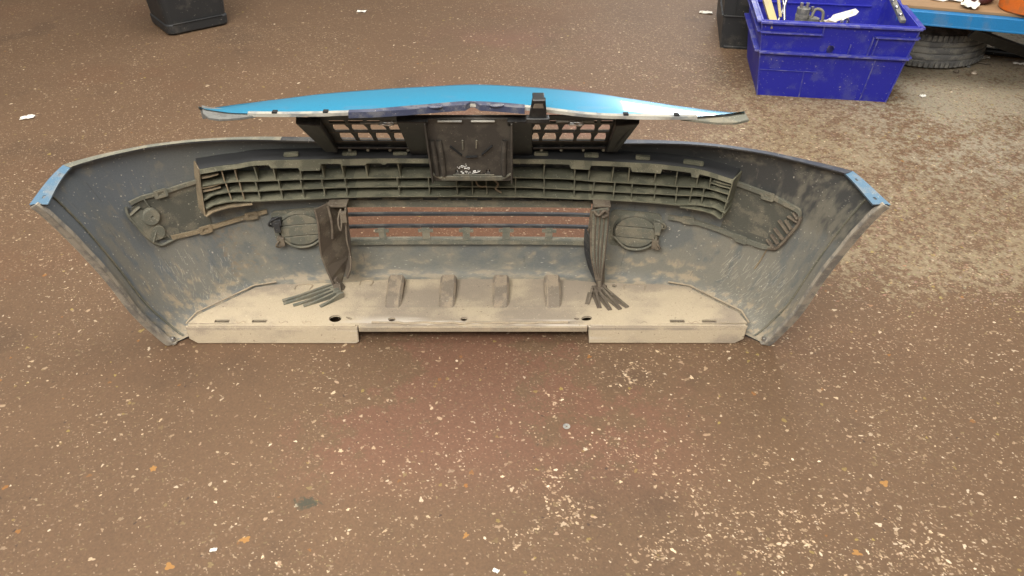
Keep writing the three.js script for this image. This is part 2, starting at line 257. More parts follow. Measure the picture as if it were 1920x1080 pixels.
// grid of the wall with a hole for the lower grille
const US = [], VS = [];
for (let i = 0; i <= 120; i++) US.push(-1 + i / 60); for (let i = 0; i <= 64; i++) VS.push(i / 8);
const HU = [-.2167, .2], HV = [3.375, 4.5];
function skinMesh(off, flip, top = 9) {
  const pos = [], uv = [], nor = [], idx = [], W = US.length;
  VS.forEach(v => US.forEach(u => { const n = skinN(clamp(u, -.995, .995), v), p = skin(u, v).addScaledVector(n, off); pos.push(p.x, p.y, p.z); nor.push(...(flip ? n.clone().negate() : n).toArray()); uv.push(u * .5 + .5, v / 8); }));
  for (let j = 0; j < VS.length - 1; j++) for (let i = 0; i < W - 1; i++) {
    const um = (US[i] + US[i + 1]) / 2, vm = (VS[j] + VS[j + 1]) / 2; if (vm > top) continue; if (um > HU[0] && um < HU[1] && vm > HV[0] && vm < HV[1]) continue;
    const a = j * W + i, b = a + 1, c = a + W, d = c + 1; flip ? idx.push(a, c, b, b, c, d) : idx.push(a, b, c, b, d, c);
  }
  const g = new THREE.BufferGeometry(); g.setAttribute('position', new THREE.Float32BufferAttribute(pos, 3)); g.setAttribute('normal', new THREE.Float32BufferAttribute(nor, 3)); g.setAttribute('uv', new THREE.Float32BufferAttribute(uv, 2)); g.setIndex(idx); return g;
}
// dirt on the inside: grey plastic, splashed dust in blots, pale specks, long scratches
const tSkin = (() => {
  const W = 2048, H = 1024, R = rng(404), t = tex(W, H, 1, (x, y, o) => {
    const u = x / W * 2 - 1, v = y / H * 8, X = u * 1.25, Y = v * .085, au = Math.abs(u);
    const n = fbm(X * 5, Y * 9, 5, 301), f = noise(x * .8, y * .8, 302), streak = fbm(X * 22, Y * 3.2, 3, 303), fine = fbm(X * 40, Y * 40, 3, 305);
    const lw = smooth(-.45, -.7, u); let r = mix(.128, .120, lw), g = mix(.134, .136, lw), b = mix(.126, .150, lw); const upperDark = smooth(.35, .65, smooth(-.5, .25, u) * smooth(4.0, 5.6, v) + .55 * (n - .5) + .2 * (fine - .5) + .25 * (streak - .5)); r = mix(r, .052, upperDark); g = mix(g, .053, upperDark); b = mix(b, .051, upperDark);  // base tone turns darker towards the upper right, with a ragged edge
    const reach = 3.3 + .8 * smooth(.25, .5, au) - .8 * smooth(.75, .95, au) + (u > 0 ? .9 * smooth(.45, .7, u) : 0);   // how high the spray got
    const d = .62 * smooth(-.26, .24, (n - .5) * 1.0 + (streak - .5) * .6 + (fine - .5) * .9 + (reach - v) * .16), d2 = .85 * smooth(-.24, .24, (n - .5) * .6 + (fine - .5) * 1.3 + (1.5 - v) * .22);
    r = mix(r, .215, d); g = mix(g, .198, d); b = mix(b, .152, d); r = mix(r, .34, d2); g = mix(g, .278, d2); b = mix(b, .19, d2);
    const film = smooth(.5, .72, fbm(X * 3 + 9, Y * 6, 4, 304)) * (v < 5.4 ? .25 : .06); r = mix(r, .16, film); g = mix(g, .16, film); b = mix(b, .135, film);
    const k = .86 + .28 * f; o[0] = r * k; o[1] = g * k; o[2] = b * k;
  });
  const px = u => (u * .5 + .5) * W, py = v => v / 8 * H;
  for (let i = 0; i < 3600; i++) { const u = R() * 2 - 1, v = R() * 7.5, s = .7 + 1.6 * R() * R(); if (noise(u * 7, v * 2, 9) + .35 * (Math.abs(u) - .3) < R() * .9) continue; chip(t, px(u), py(v), s * (1 + .8 * R()), s, R() * 3, [.50, .47, .39], .45 + .55 * R(), R); }
  for (let i = 0; i < 110; i++) { const u = (R() * 2 - 1) * .92, v0 = 2 + 4 * R(), L = 20 + 90 * R() * R(), w = .8 + .9 * R(); let x0 = px(u), c = R() < .6 ? [.25, .22, .165] : [.07, .07, .066]; for (let k = 0; k < L; k += 1.5) { x0 += (R() - .5) * .5; chip(t, x0, py(v0) - k, w, 1.3, 0, c, .14 + .16 * R(), R); } }
  for (let i = 0; i < 420; i++) { const left = R() < .3, u = left ? -.5 - .25 * R() : .55 + .32 * R(), v = .9 + 2.8 * R(), L = 8 + 30 * R(), a = 1.35 + .7 * (R() - .5); for (let k = 0; k < L; k += 1.5) chip(t, px(u) + Math.cos(a) * (k - L / 2), py(v) + Math.sin(a) * (k - L / 2), 1.3, .8, a, [.48, .44, .34], .2 + .4 * R(), R); }
  for (let i = 0; i < 90; i++) { const u = -.52 + .16 * R() * R(), v = 2.6 + 1.6 * R(); chip(t, px(u) + 9 * R(), py(v), 3 + 7 * R(), 2 + 6 * R(), R() * 3, [.26, .17, .10], .12 + .12 * R(), R); }
  return t;
})();
tSkin.wrapS = tSkin.wrapT = THREE.ClampToEdgeWrapping;
M.navyDull = std({ map: scaled(plasticTex(23, [.016, .019, .032], [.05, .05, .056], .25, 160), 4), roughness: .55 });
M.skin = std({ map: tSkin, roughness: .68 });
{
  const inner = skinMesh(0, false); const shell = part('bumper_skin', inner, M.skin, bumper);
  part('painted_face', skinMesh(-.0035, true, 7), M.paint, shell, 'painted outer face of the bumper');
  // rims that close the sheet: top flange, arches, bottom, grille hole
  const rim = [], line = (uv) => { const A = [], B = []; for (const [u, v] of uv) { const n = skinN(clamp(u, -.995, .995), v); A.push(skin(u, v)); B.push(skin(u, v).addScaledVector(n, -.0035)); } rim.push(ribbon(A, B, .0006)); };
  line(US.map(u => [u, 8])); line(US.map(u => [u, 0])); for (const s of [-1, 1]) line(VS.map(v => [s, v]));
  const hu = US.filter(u => u > HU[0] - .001 && u < HU[1] + .001), hv = VS.filter(v => v >= HV[0] && v <= HV[1]);
  line(hu.map(u => [u, HV[0]])); line(hu.map(u => [u, HV[1]])); line(hv.map(v => [hu[0], v])); line(hv.map(v => [hu[hu.length - 1], v]));
  part('sheet_edge', rim, M.dark, shell);
}
{ // top flange: bare plastic, dusty on the left, near black on the right
  for (const [u0, u1, m, w] of [[-.805, -.30, 'guard', 'dusty'], [-.30, .25, 'dark', 'dark'], [.25, .805, 'navyDull', 'dark']]) { const A = [], B = []; for (let i = 0; i <= 60; i++) { const u = mix(u0, u1, i / 60), a = skin(u, 7), b = skin(u, 8), d = b.clone().sub(a); A.push(a.clone().addScaledVector(d, -.12).add(V(0, .003, 0))); B.push(b.clone().addScaledVector(d, .0).add(V(0, .0025, 0))); }
    part('top_flange', ribbon(A, B, .0025), M[m], bumper, w + ' top edge of the bumper wall'); boxUV(bumper.children[bumper.children.length - 1].geometry); }
}
// blue end tabs with slots, arch flanges
for (const s of [-1, 1]) {
  const pos = (a, k) => { const u = s * mix(.803, 1, a), A = skin(u, 7), B = skin(u, 8); return A.clone().addScaledVector(B.sub(A), mix(-.12, 1.0, k)).add(V(0, .0035 - .003 * k, 0)); };
  const cells = [], n = 40; const hole = (i, k) => (Math.abs(i - 9) < 2 || Math.abs(i - 32) < 2) && k === 1;
  for (let i = 0; i < n; i++) for (let k = 0; k < 3; k++) { if (hole(i, k)) continue; const ks = [-.02, .42, .60, 1.02]; const e = .0; cells.push(ribbon([pos(i / n + e, ks[k]), pos((i + 1) / n, ks[k])], [pos(i / n, ks[k + 1]), pos((i + 1) / n, ks[k + 1])], .002)); }
  part('end_tab', cells, M.tab, bumper, s < 0 ? 'blue slotted end tab of the left wing' : 'blue slotted end tab of the right wing');
  const A = [], B = [], C = []; for (let i = 0; i <= 60; i++) { const v = mix(.06, 7.0, i / 60), p = skin(s * .9999, v), w = .0145 * (1 - .25 * smooth(45, 60, i)) * (1 + .05 * Math.sin(i * .9)); A.push(p.clone().add(V(s * .002, 0, .003))); B.push(p.clone().add(V(-s * w, .006, .0045))); C.push(p.clone().add(V(-s * (w + .001), .006, -.006))); }
  const fl = part('arch_flange', [ribbon(A, B, .003), ribbon(B, C, .003)], M.edge, bumper, s < 0 ? 'scuffed wheel arch edge of the left wing' : 'scuffed wheel arch edge of the right wing');
  const D = []; for (let i = 0; i <= 30; i++) D.push(on(s * mix(.90, .925, i / 30), mix(.7, 6.2, i / 30), .001)); part('inner_fold', [tube(D, .0028, 60)], M.guard, fl);
  const sc = skin(s * .955, .95).add(V(-s * .004, .012, .012)); part('rivet', [flat(new THREE.CylinderGeometry(.006, .007, .004, 14).rotateX(Math.PI / 2.6).translate(sc.x, sc.y, sc.z)), flat(new THREE.CylinderGeometry(.0025, .0025, .006, 10).rotateX(Math.PI / 2.6).translate(sc.x, sc.y, sc.z))], M.steel, bumper);
}
// ---------- stiffening grid inside the wall: shelves, ribs, end plates ----------
const DG = .05;
const lines = {
  top: [[-.489, 5.82], [-.401, 5.89], [-.349, 6], [-.279, 6.04], [-.201, 6.1], [-.105, 6.17], [.004, 6.2], [.114, 6.16], [.201, 6.08], [.282, 6.01], [.403, 5.89], [.515, 5.71]],
  s1: [[-.496, 5.37], [-.41, 5.4], [-.359, 5.38], [-.233, 5.41], [-.11, 5.46], [-.014, 5.5], [.071, 5.48], [.14, 5.45], [.204, 5.37], [.32, 5.33], [.37, 5.32], [.439, 5.36], [.515, 5.29]],
  s2: [[-.506, 5.03], [-.474, 5.13], [-.431, 5.15], [-.366, 5.12], [-.273, 5.14], [-.199, 5.17], [-.112, 5.2], [-.015, 5.22], [.071, 5.2], [.196, 5.11], [.273, 5.08], [.373, 5.09], [.443, 5.14], [.474, 5.15], [.516, 5.08]],
  s3: [[-.509, 4.83], [-.484, 4.9], [-.439, 4.93], [-.372, 4.88], [-.277, 4.88], [-.202, 4.91], [-.114, 4.94], [-.016, 4.96], [.071, 4.94], [.199, 4.88], [.273, 4.87], [.371, 4.85], [.433, 4.91], [.48, 4.91], [.516, 4.82]],
  s4l: [[-.518, 4.66], [-.491, 4.74], [-.444, 4.79], [-.385, 4.81]], s4r: [[.385, 4.80], [.435, 4.79], [.475, 4.76], [.506, 4.66]] };
const vAt = (L, u) => { if (u <= L[0][0]) return L[0][1]; for (let i = 1; i < L.length; i++) if (u <= L[i][0]) { const t = smooth(L[i - 1][0], L[i][0], u) * .5 + .5 * (u - L[i - 1][0]) / (L[i][0] - L[i - 1][0]); return mix(L[i - 1][1], L[i][1], t); } return L[L.length - 1][1]; };
const back = (p, u, v, d) => p.clone().addScaledVector(skinN(u, v, true), -d);
function shelf(L, d, th, n = 70, rise = .004) {
  const A = [], B = [], u0 = L[0][0], u1 = L[L.length - 1][0]; for (let i = 0; i <= n; i++) { const u = mix(u0, u1, i / n), v = vAt(L, u), p = on(u, v, d); A.push(p); B.push(back(p, u, v, d + .012).add(V(0, rise, 0))); } return ribbon(A, B, th);
}
{
  // front band under the top shelf, notched below
  const band = [], L = lines.top, drop = u => { const q = u < 0 ? u : u; let h = .012; for (const [a, b, e] of [[-.325, -.262, .021], [-.265, -.225, .030], [-.19, -.15, .017], [.155, .19, .024], [.19, .235, .012], [.265, .33, .024], [.40, .42, .024], [-.125, -.12, .016]]) if (q > a && q < b) h = e; return h * (Math.abs(q) > .33 ? .95 : 1); };
  const A = [], B = []; for (let i = 0; i <= 300; i++) { const u = mix(L[0][0], L[L.length - 1][0], i / 300), p = on(u, vAt(L, u), DG); A.push(p); B.push(p.clone().add(V(0, -drop(u), .001))); } band.push(ribbon(A, B, .0025));
  const grid = part('stiffening_grid', band, M.grid, bumper, 'olive grey egg-crate grid fixed inside the bumper');
  part('shelf', shelf(L, DG - .001, .0025, 90, .008), M.dark, grid); for (const k of ['s1', 's2', 's3']) part('shelf', boxUV(shelf(lines[k], DG + (k === 's3' ? .004 : 0), .0028, 90)), M.grid, grid);  // top shelf: black plastic, with shade from the strip put into its colour
  part('shelf', boxUV(shelf(lines.s4l, DG + .004, .0028, 24)), M.gridTan, grid); part('shelf', boxUV(shelf(lines.s4r, DG + .004, .0028, 24)), M.grid, grid);
  const R = rng(8);
  const upright = (u, vs, d, th, m, lean = 0) => { const A = [], B = []; for (let i = 0; i < vs.length; i++) { const uu = u + lean * (i / (vs.length - 1) - .5), p = on(uu, vs[i], d); A.push(p); B.push(back(p, uu, vs[i], d + .006)); } part('rib', boxUV(ribbon(A, B, th)), m, grid); };
  const mid = (a, b) => { const o = []; for (let i = 0; i <= 6; i++) o.push(mix(a, b, i / 6)); return o; };
  for (const u of [-.434, -.401, -.364, -.315, -.271, -.231, -.19, -.106, -.06, -.018, .006, .028, .072, .116, .165, .198, .237, .272, .321, .371, .406, .439]) upright(u, mid(vAt(lines.s3, u), vAt(lines.s1, u)), DG - .001, .0028, u < -.39 ? M.gridTan : M.grid, .004 * (R() - .5));
  for (const u of [-.435, -.403, -.358, -.319, -.267, -.225, -.19, -.151, -.102, .115, .163, .188, .231, .262, .317, .365, .417, .452]) upright(u, mid(vAt(lines.s1, u), vAt(lines.top, u)), DG - .0015, .0028, u < -.39 ? M.gridTan : M.grid, .006 * (R() - .5));
  for (const u of [.396, .425]) upright(u, mid(4.80, vAt(lines.s3, u)), DG, .0026, M.grid);
  for (const s of [-1, 1]) { const vs = mid(4.66, s < 0 ? 5.83 : 5.72), us = vs.map((v, i) => s < 0 ? mix(-.519, -.489, i / 6) : mix(.508, .516, i / 6)), A = [], B = []; vs.forEach((v, i) => { const p = on(us[i], v, DG); A.push(p); B.push(on(us[i] + s * .004, v, 0)); }); part('end_plate', boxUV(ribbon(A, B, .003)), s < 0 ? M.gridTan : M.grid, grid); }
  // tan cheek at the left end, with two long steps
  for (const [a, b, v0, v1] of [[-.50, -.44, 5.30, 5.36], [-.50, -.45, 5.22, 5.26], [-.49, -.445, 5.55, 5.6], [.45, .51, 5.5, 5.42], [.46, .51, 5.56, 5.5], [.46, .512, 5.2, 5.1]]) { const P = (t, d) => on(mix(a, b, t), mix(v0, v1, t), d); part('step', boxUV(ribbon([P(0, DG - .004), P(.5, DG - .002), P(1, DG - .006)], [P(0, .006), P(.5, .006), P(1, .006)], .003)), a < 0 ? M.gridTan : M.grid, grid); }
  // fixing lugs on top, and clips in the upper cells
  for (const u of [-.279, -.175, -.098, .11, .19, .287, .40]) { const p = on(u, vAt(lines.top, u), DG - .018).add(V(0, .008, 0)), n = skinN(u, 6, true), x = V(n.z, 0, -n.x), w = u > .35 ? .05 : .036; part('lug', [prism(roundRect(-w / 2, -.004, w / 2, .004, .0038, 3), p.addScaledVector(n, -.004), x, V(0, 1, 0), .012)], M.grid, grid); }
  for (const [u, v] of [[-.345, 5.7], [-.30, 5.72], [-.245, 5.8], [-.21, 5.8], [.237, 5.75], [.285, 5.7], [.34, 5.66], [.38, 5.66], [.42, 5.6]]) { const p = on(u, v, .028), n = skinN(u, 5.7, true), x = V(n.z, 0, -n.x); part('clip', [tube([[-.012, .003], [-.007, -.004], [0, .002], [.007, -.004], [.012, .003]].map(q => p.clone().addScaledVector(x, q[0]).add(V(0, q[1], 0))), .0022, 16, 5), tube([[-.01, -.006], [0, -.009], [.01, -.006]].map(q => p.clone().addScaledVector(x, q[0]).add(V(0, q[1], 0)).addScaledVector(n, -.006)), .002, 10, 5)], M.dark, grid); }
  // hanging flap left of the middle, twisted wire right of it
  const w0 = on(.012, 5.46, .055), w1 = on(.028, 5.28, .058); part('hook_wire', [tube([w0, w0.clone().add(V(.004, -.012, .004)), w1.clone().add(V(-.012, 0, .002)), w1], .0022, 20, 5)], M.gridTan, grid); part('wire', [tube([on(.04, 5.46, .055), on(.046, 5.35, .06), on(.042, 5.2, .056), on(.05, 5.05, .05)], .003, 18, 5)], M.gridTan, grid);
}
// ---------- lower grille: frame, slats, struts ----------
{
  const uu = t => mix(-.213, .197, t), L = (v, d, n = 40) => Array.from({ length: n + 1 }, (_, i) => { const t = i / n; return on(uu(t), v(t), d); });
  const strip = (v, d0, d1, th) => boxUV(ribbon(L(v, d1), L(v, d0), th)), face = (v0, v1, d, th) => boxUV(ribbon(L(v0, d), L(v1, d), th));
  const fr = part('lower_grille', [face(t => 4.42, t => 4.60, .006, .003)], M.guard, bumper, 'slatted lower air grille with the floor showing through');
  for (const v of [4.20, 3.86]) part('slat', [strip(t => v + .015, -.006, .004, .003), face(t => v + .015, t => v - .03, .004, .0025)], M.dark, fr);
  part('slat', [strip(t => 3.50, -.006, .014, .003), face(t => 3.50, t => 3.40, .014, .003)], M.guard, fr);
  for (const t of [.165, .34, .5, .66, .83]) { const u = uu(t); part('strut', [boxUV(ribbon([on(u - .006, 3.84, .004), on(u - .006, 3.46, .006)], [on(u + .006, 3.84, .004), on(u + .006, 3.46, .006)], .004)), boxUV(ribbon([on(u - .012, 3.80, .006), on(u + .012, 3.80, .006)], [on(u - .012, 3.72, .006), on(u + .012, 3.72, .006)], .005))], M.guard, fr); }
  for (let i = 0; i < 9; i++) { const u = -.18 + i * .043; part('tooth', [boxUV(ribbon([on(u, 4.60, .010), on(u + .02, 4.60, .010)], [on(u, 4.66, .004), on(u + .02, 4.66, .004)], .004))], i > 5 ? M.dark : M.guard, fr); }
  for (const s of [-1, 1]) part('frame_side', [boxUV(ribbon([on(uu(s < 0 ? 0 : 1), 3.48, .024), on(uu(s < 0 ? 0 : 1), 4.45, .024)], [on(uu(s < 0 ? 0 : 1) + s * .012, 3.48, .004), on(uu(s < 0 ? 0 : 1) + s * .012, 4.45, .004)], .006))], M.brown, fr);
}
// ---------- fog lamp blanks ----------
for (const s of [-1, 1]) {
  const u = s < 0 ? -.298 : .292, v = s < 0 ? 3.93 : 3.88, n = skinN(u, v, true), x = V(n.z, 0, -n.x), y = V(0, 1, 0), c = on(u, v, .020), r = .047, seg = [];
  const fc = part('fog_lamp_cover', [prism(roundRect(-.072, -.056, .066, .058, .016), c.clone().addScaledVector(n, -.018), x, y, .004, [ellipse(0, 0, .056, .049, 28)]), flat(new THREE.CylinderGeometry(.052, .055, .016, 32, 1, true).scale(1.12, 1, 1).rotateX(Math.PI / 2).applyMatrix4(new THREE.Matrix4().makeBasis(x, y, n).setPosition(c.clone().addScaledVector(n, -.008))))], M.guard, bumper, s < 0 ? 'round blanked fog lamp opening on the left' : 'round blanked fog lamp opening on the right');
  for (const [y0, y1] of [[.0185, .047], [-.0165, .0140], [-.047, -.0210]]) { const pts = []; for (let k = 0; k <= 20; k++) { const yy = mix(y0, y1, k / 20); pts.push([1.14 * Math.sqrt(Math.max(1e-6, r * r - yy * yy)), yy]); } for (let k = 20; k >= 0; k--) { const yy = mix(y0, y1, k / 20); pts.push([-1.14 * Math.sqrt(Math.max(1e-6, r * r - yy * yy)), yy]); } part('cover_segment', [prism(pts, c.clone().addScaledVector(n, -.009), x, y, .006, [], .0012)], M.guard, fc); }
  part('cover_back', [prism(ellipse(0, 0, .056, .05, 24), c.clone().addScaledVector(n, -.02), x, y, .003)], M.void, fc);
  const q = (a, b, d) => c.clone().addScaledVector(x, a).addScaledVector(y, b).addScaledVector(n, d);
  part('rim', [tube([-.2, .1, .35, .6, .9].map(t => q(Math.cos(-t * Math.PI) * .059, Math.sin(-t * Math.PI) * .053, .002)), .0035, 24)], M.guard, fc);
  part('latch', [obox(q(s * .058, .034, 0), x, y, n, .026, .018, .02), obox(q(s * .058, .02, .006), x, y, n, .016, .03, .01), tube([q(s * .05, .05, .004), q(s * .07, .045, .012), q(s * .078, .03, .008), q(s * .07, .02, 0)], .003, 16)], s < 0 ? M.dark : M.guard, fc);
  part('latch', [obox(q(s * .056, -.028, 0), x, y, n, .018, .026, .018), tube([q(s * .06, -.02, .01), q(s * .07, -.035, .012), q(s * .06, -.045, .004)], .003, 12)], M.brown, fc);
}
// ---------- air deflectors beside the grille ----------
{
  const q = L => L.map(p => V(...p)), A = q([[.308, .293, -.158], [.309, .25, -.158], [.311, .2, -.156], [.316, .15, -.152], [.325, .11, -.148], [.332, .085, -.144], [.337, .062, -.138]]), B = q([[.352, .296, -.166], [.353, .25, -.165], [.352, .2, -.162], [.350, .15, -.156], [.347, .11, -.150], [.346, .085, -.145], [.345, .062, -.139]]);
  const d = part('air_deflector', ribbon(A, B, .004), M.guard, bumper, 'olive brown upright air guide right of the lower grille'); boxUV(d.geometry);
  part('guide_blade', boxUV(ribbon(B, B.map((p, i) => V(.362 - .001 * i, p.y - .004, i < 5 ? -.236 + .006 * i : -.2 + .02 * (i - 4))), .004)), M.brown, d);
  const C = q([[.300, .21, -.205], [.299, .17, -.20], [.303, .135, -.19], [.313, .10, -.178], [.330, .07, -.155]]); part('guide_blade', boxUV(ribbon(C, C.map((p, i) => A[2 + i].clone().add(V(.002, 0, -.004))), .004)), M.dark, d);
  for (const k of [.25, .5, .75]) part('fold', [tube(A.map((p, i) => p.clone().lerp(B[i], k).add(V(0, 0, .003))), .0022, 30, 5)], M.brown, d);
  part('fold', [tube(A, .0032, 30)], M.brown, d); part('fold', [tube(B, .0032, 30)], M.brown, d);
  part('guide_head', [tube(q([[.312, .296, -.15], [.325, .285, -.146], [.34, .298, -.148], [.35, .284, -.152], [.335, .276, -.15]]), .004, 26, 5), obox(V(.335, .30, -.19), V(1, 0, 0), V(0, 1, 0), V(0, 0, 1), .045, .006, .05)], M.brown, d); part('guide_foot', [beam(V(.338, .085, -.136), V(.342, .05, -.125), .012, .010)], M.brown, d);
}
for (const s of [-1]) {
  const X = (x) => s < 0 ? x : -x - .03, pts = (L) => L.map(p => V(X(p[0]), p[1], p[2]));
  const A = pts([[-.345, .290, -.235], [-.343, .25, -.238], [-.345, .20, -.235], [-.345, .15, -.23], [-.352, .11, -.215], [-.362, .075, -.195], [-.37, .05, -.17]]), B = pts([[-.402, .300, -.152], [-.398, .26, -.148], [-.402, .21, -.148], [-.404, .165, -.148], [-.398, .125, -.146], [-.388, .09, -.14], [-.378, .055, -.135]]);
  const d = part('air_deflector', boxUV(ribbon(A, B, .004)), M.brown, bumper, s < 0 ? 'brown dusty upright air guide left of the lower grille' : 'brown dusty upright air guide right of the lower grille');
  const C = pts([[-.326, .296, -.165], [-.330, .25, -.16], [-.333, .20, -.158], [-.330, .155, -.158], [-.333, .115, -.152], [-.345, .085, -.147]]); part('guide_blade', boxUV(ribbon(C, A.slice(0, 6).map(p => p.clone().add(V(s * -.004, 0, .008))), .004)), M.brown, d);
  part('fold', [tube(B, .0035, 30), tube(C, .003, 30), tube(pts([[-.372, .30, -.17], [-.368, .25, -.168], [-.373, .2, -.168]]), .004, 16)], M.brown, d);
  const f = B[6]; each('guide_foot', [beam(f.clone().add(V(-s * .005, .02, 0)), f.clone().add(V(-s * .008, -.008, .015)), .02, .012), beam(f.clone().add(V(0, .03, -.01)), f.clone().add(V(-s * .02, -.004, -.008)), .016, .008)], M.brown, d);
  part('guide_head', [obox(V(X(-.35), .294, -.2), V(1, 0, 0), V(0, 1, 0), V(0, 0, 1), .05, .006, .05), tube(pts([[-.34, .29, -.17], [-.338, .26, -.152], [-.343, .235, -.15], [-.348, .26, -.156], [-.342, .286, -.168]]), .003, 26, 5), obox(V(X(-.33), .275, -.155), V(1, 0, 0), V(0, 1, 0), V(0, 0, 1), .014, .03, .012)], M.brown, d);
}
// ---------- undertray ----------
M.ridge = std({ map: scaled(plasticTex(24, [.20, .165, .125], [.32, .255, .18], .4, 400), 5), roughness: .9 });
M.tongue = std({ map: scaled(plasticTex(25, [.135, .135, .125], [.085, .085, .08], .3, 200), 5), roughness: .6 });
{
  const out = [[-.735, .006], [-.72, -.03], [-.60, -.148], [-.535, -.162], [-.40, -.168], [-.2, -.186], [.2, -.186], [.38, -.168], [.52, -.162], [.585, -.148], [.70, -.036], [.712, .004], [.30, .012], [.29, .020], [-.285, .020], [-.295, .012]];
  const H = [ellipse(-.358, -.013, .0165, .0145, 16, .3), ellipse(-.21, -.010, .010, .0075), ellipse(-.022, -.011, .0095, .0078), ellipse(.298, -.014, .0145, .0095, 14, -.3), ellipse(-.322, -.015, .011, .004, 8, .5), ellipse(.272, -.012, .007, .005), ellipse(.385, -.155, .007, .007)];
  for (const x of [-.65, -.553, .532, .615]) H.push(rect(x - .019, -.008, x + .019, .003));
  const tMap = (() => { const W = 2048, Hh = 320, R = rng(77), t = tex(W, Hh, 1, (x, y, o) => {
    const X = -.76 + x / W * 1.52, Zz = -.2 + y / Hh * .24, n = fbm(X * 9, Zz * 12, 5, 500), f = noise(x * .8, y * .8, 501), st = fbm(X * 4, Zz * 60, 3, 502), c = smooth(.40, .2, Math.abs(X));
    const grey = .95 * smooth(-.14, .12, (n - .5) + .35 * (f - .5) + .20 * (c - .55) + (Zz < -.06 ? .05 : -.06)), pale = smooth(.56, .7, st) * smooth(-.03, 0, Zz) * c; let r = .455, g = .375, b = .26;
    r = mix(r, .29, grey); g = mix(g, .24, grey); b = mix(b, .182, grey); r = mix(r, .52, pale); g = mix(g, .46, pale); b = mix(b, .38, pale); const k = .9 + .2 * f; o[0] = r * k; o[1] = g * k; o[2] = b * k; });
    for (let i = 0; i < 900; i++) { const s = .8 + 1.8 * R() * R(), u = R(), v = R(); chip(t, u * W, v * Hh, s * (1 + R()), s, R() * 3, R() < .35 ? [.16, .12, .085] : [.60, .50, .36], .25 + .5 * R(), R); }
    for (let i = 0; i < 60; i++) { const x0 = R() * W, y0 = R() * Hh, an = (R() - .5) * .9, L = 10 + 40 * R(); for (let k = 0; k < L; k += 1.5) chip(t, x0 + Math.cos(an) * k, y0 + Math.sin(an) * k, 1.4, .8, an, R() < .5 ? [.22, .17, .12] : [.58, .48, .34], .3, R); }
    t.repeat.set(1 / 1.52, 1 / .24); t.offset.set(.5, .2 / .24); return t; })();
  M.tray = std({ map: tMap, roughness: .9, bumpMap: scaled(fineBump, 4), bumpScale: .0012 });
  const tray = part('undertray', [prism(out.map(p => [p[0], -p[1]]), V(0, .0475, 0), V(1, 0, 0), V(0, 0, -1), .0045, H.map(h => h.map(p => [p[0], -p[1]])), .0006)], M.tray, bumper, 'flat tan dust-covered undertray along the bottom');
  for (const [x0, x1, s] of [[-.737, -.298, -1], [.302, .709, 1]]) {
    const y0 = .002, y1 = .0485, c = s < 0 ? [[x0 + .022, y0], [x1 - .006, y0], [x1, y0 + .004], [x1, y1], [x0, y1], [x0 + .003, y0 + .013]] : [[x0 + .004, y0 + .001], [x1 - .026, y0], [x1 - .006, y0 + .012], [x1, y1], [x0, y1]];
    part('front_flap', [prism(c, V(0, 0, .022), V(1, 0, 0), V(0, .98, -.19).normalize(), .003, [], .0022), beam(V(x0 + .003, .0500, .013), V(x1 - .002, .0500, .0135), .007, .007, V(0, 1, 0), .0025)], M.tray, tray);
  }
  part('middle_lip', [beam(V(-.292, .046, .0215), V(.297, .046, .0215), .006, .016, V(0, 1, 0), .002), tube(Array.from({ length: 30 }, (_, i) => V(-.26 + i * .0175, .0535 + .0015 * noise(i * .9, 2), .004 + .006 * noise(i * .6, 5))), .0035, 60)], M.tray2, tray, 'scuffed grey middle lip');
  for (const x of [-.214, -.071, .0725, .213]) { const sh = [[0, 0], [.012, .003], [.03, .013], [.105, .024], [.115, .0]]; part('ridge', [prism(sh, V(x - .016, .050, -.060), V(0, 0, -1), V(0, 1, 0), .032, [], .006)], M.ridge, tray); }
  // fins of the two vane brackets
  for (const s of [-1, 1]) {
    const q = s < 0 ? [[-.395, -.140, -.512, -.085], [-.386, -.130, -.506, -.072], [-.378, -.119, -.478, -.064], [-.370, -.108, -.45, -.062], [-.361, -.098, -.405, -.060]] : [[.352, -.132, .412, -.060], [.345, -.128, .392, -.052], [.336, -.124, .365, -.048], [.328, -.122, .338, -.056], [.320, -.122, .306, -.072]];
    for (const [ax, az, bx, bz] of q) { const o = V(ax, .0522, az), d = V(bx - ax, 0, bz - az), L = d.length(); d.normalize(); part('vane', [prism([[-.012, 0], [L, 0], [L, .003], [L * .35, .012], [0, .017], [-.012, .016]], o.addScaledVector(V(d.z, 0, -d.x), .0025), d, V(0, 1, 0), .005, [], .0006), beam(V(ax, .0535, az).addScaledVector(V(-d.z, 0, d.x), .006), V(bx, .0535, bz).addScaledVector(V(-d.z, 0, d.x), .004), .010, .003)], s < 0 ? M.guard : M.brown, tray); }
    const c = s < 0 ? V(-.372, .060, -.128) : V(.338, .060, -.136); part('vane_hub', [beam(c.clone().add(V(s * .02, 0, -.006)), c.clone().add(V(-s * .012, -.002, .024)), .014, .016)], s < 0 ? M.guard : M.brown, tray); }
  for (const [x, z, w] of [[-.47, -.150, .045], [.44, -.150, .06], [-.30, -.168, .035]]) part('emboss', [tube([V(x - w / 2, .0535, z + .012), V(x - w / 2 + .003, .0535, z - .006), V(x + w / 2, .0535, z - .008), V(x + w / 2 - .004, .0535, z + .014)], .0018, 24, 5)], M.tray2, tray);
  for (const x of [-.60, -.49, -.43, .44, .573, .655]) part('emboss', [tube([V(x - .012, .0525, .0), V(x - .005, .0525, .006), V(x + .006, .0525, -.001), V(x + .013, .0525, .005)], .0016, 16, 5)], M.tray2, tray);
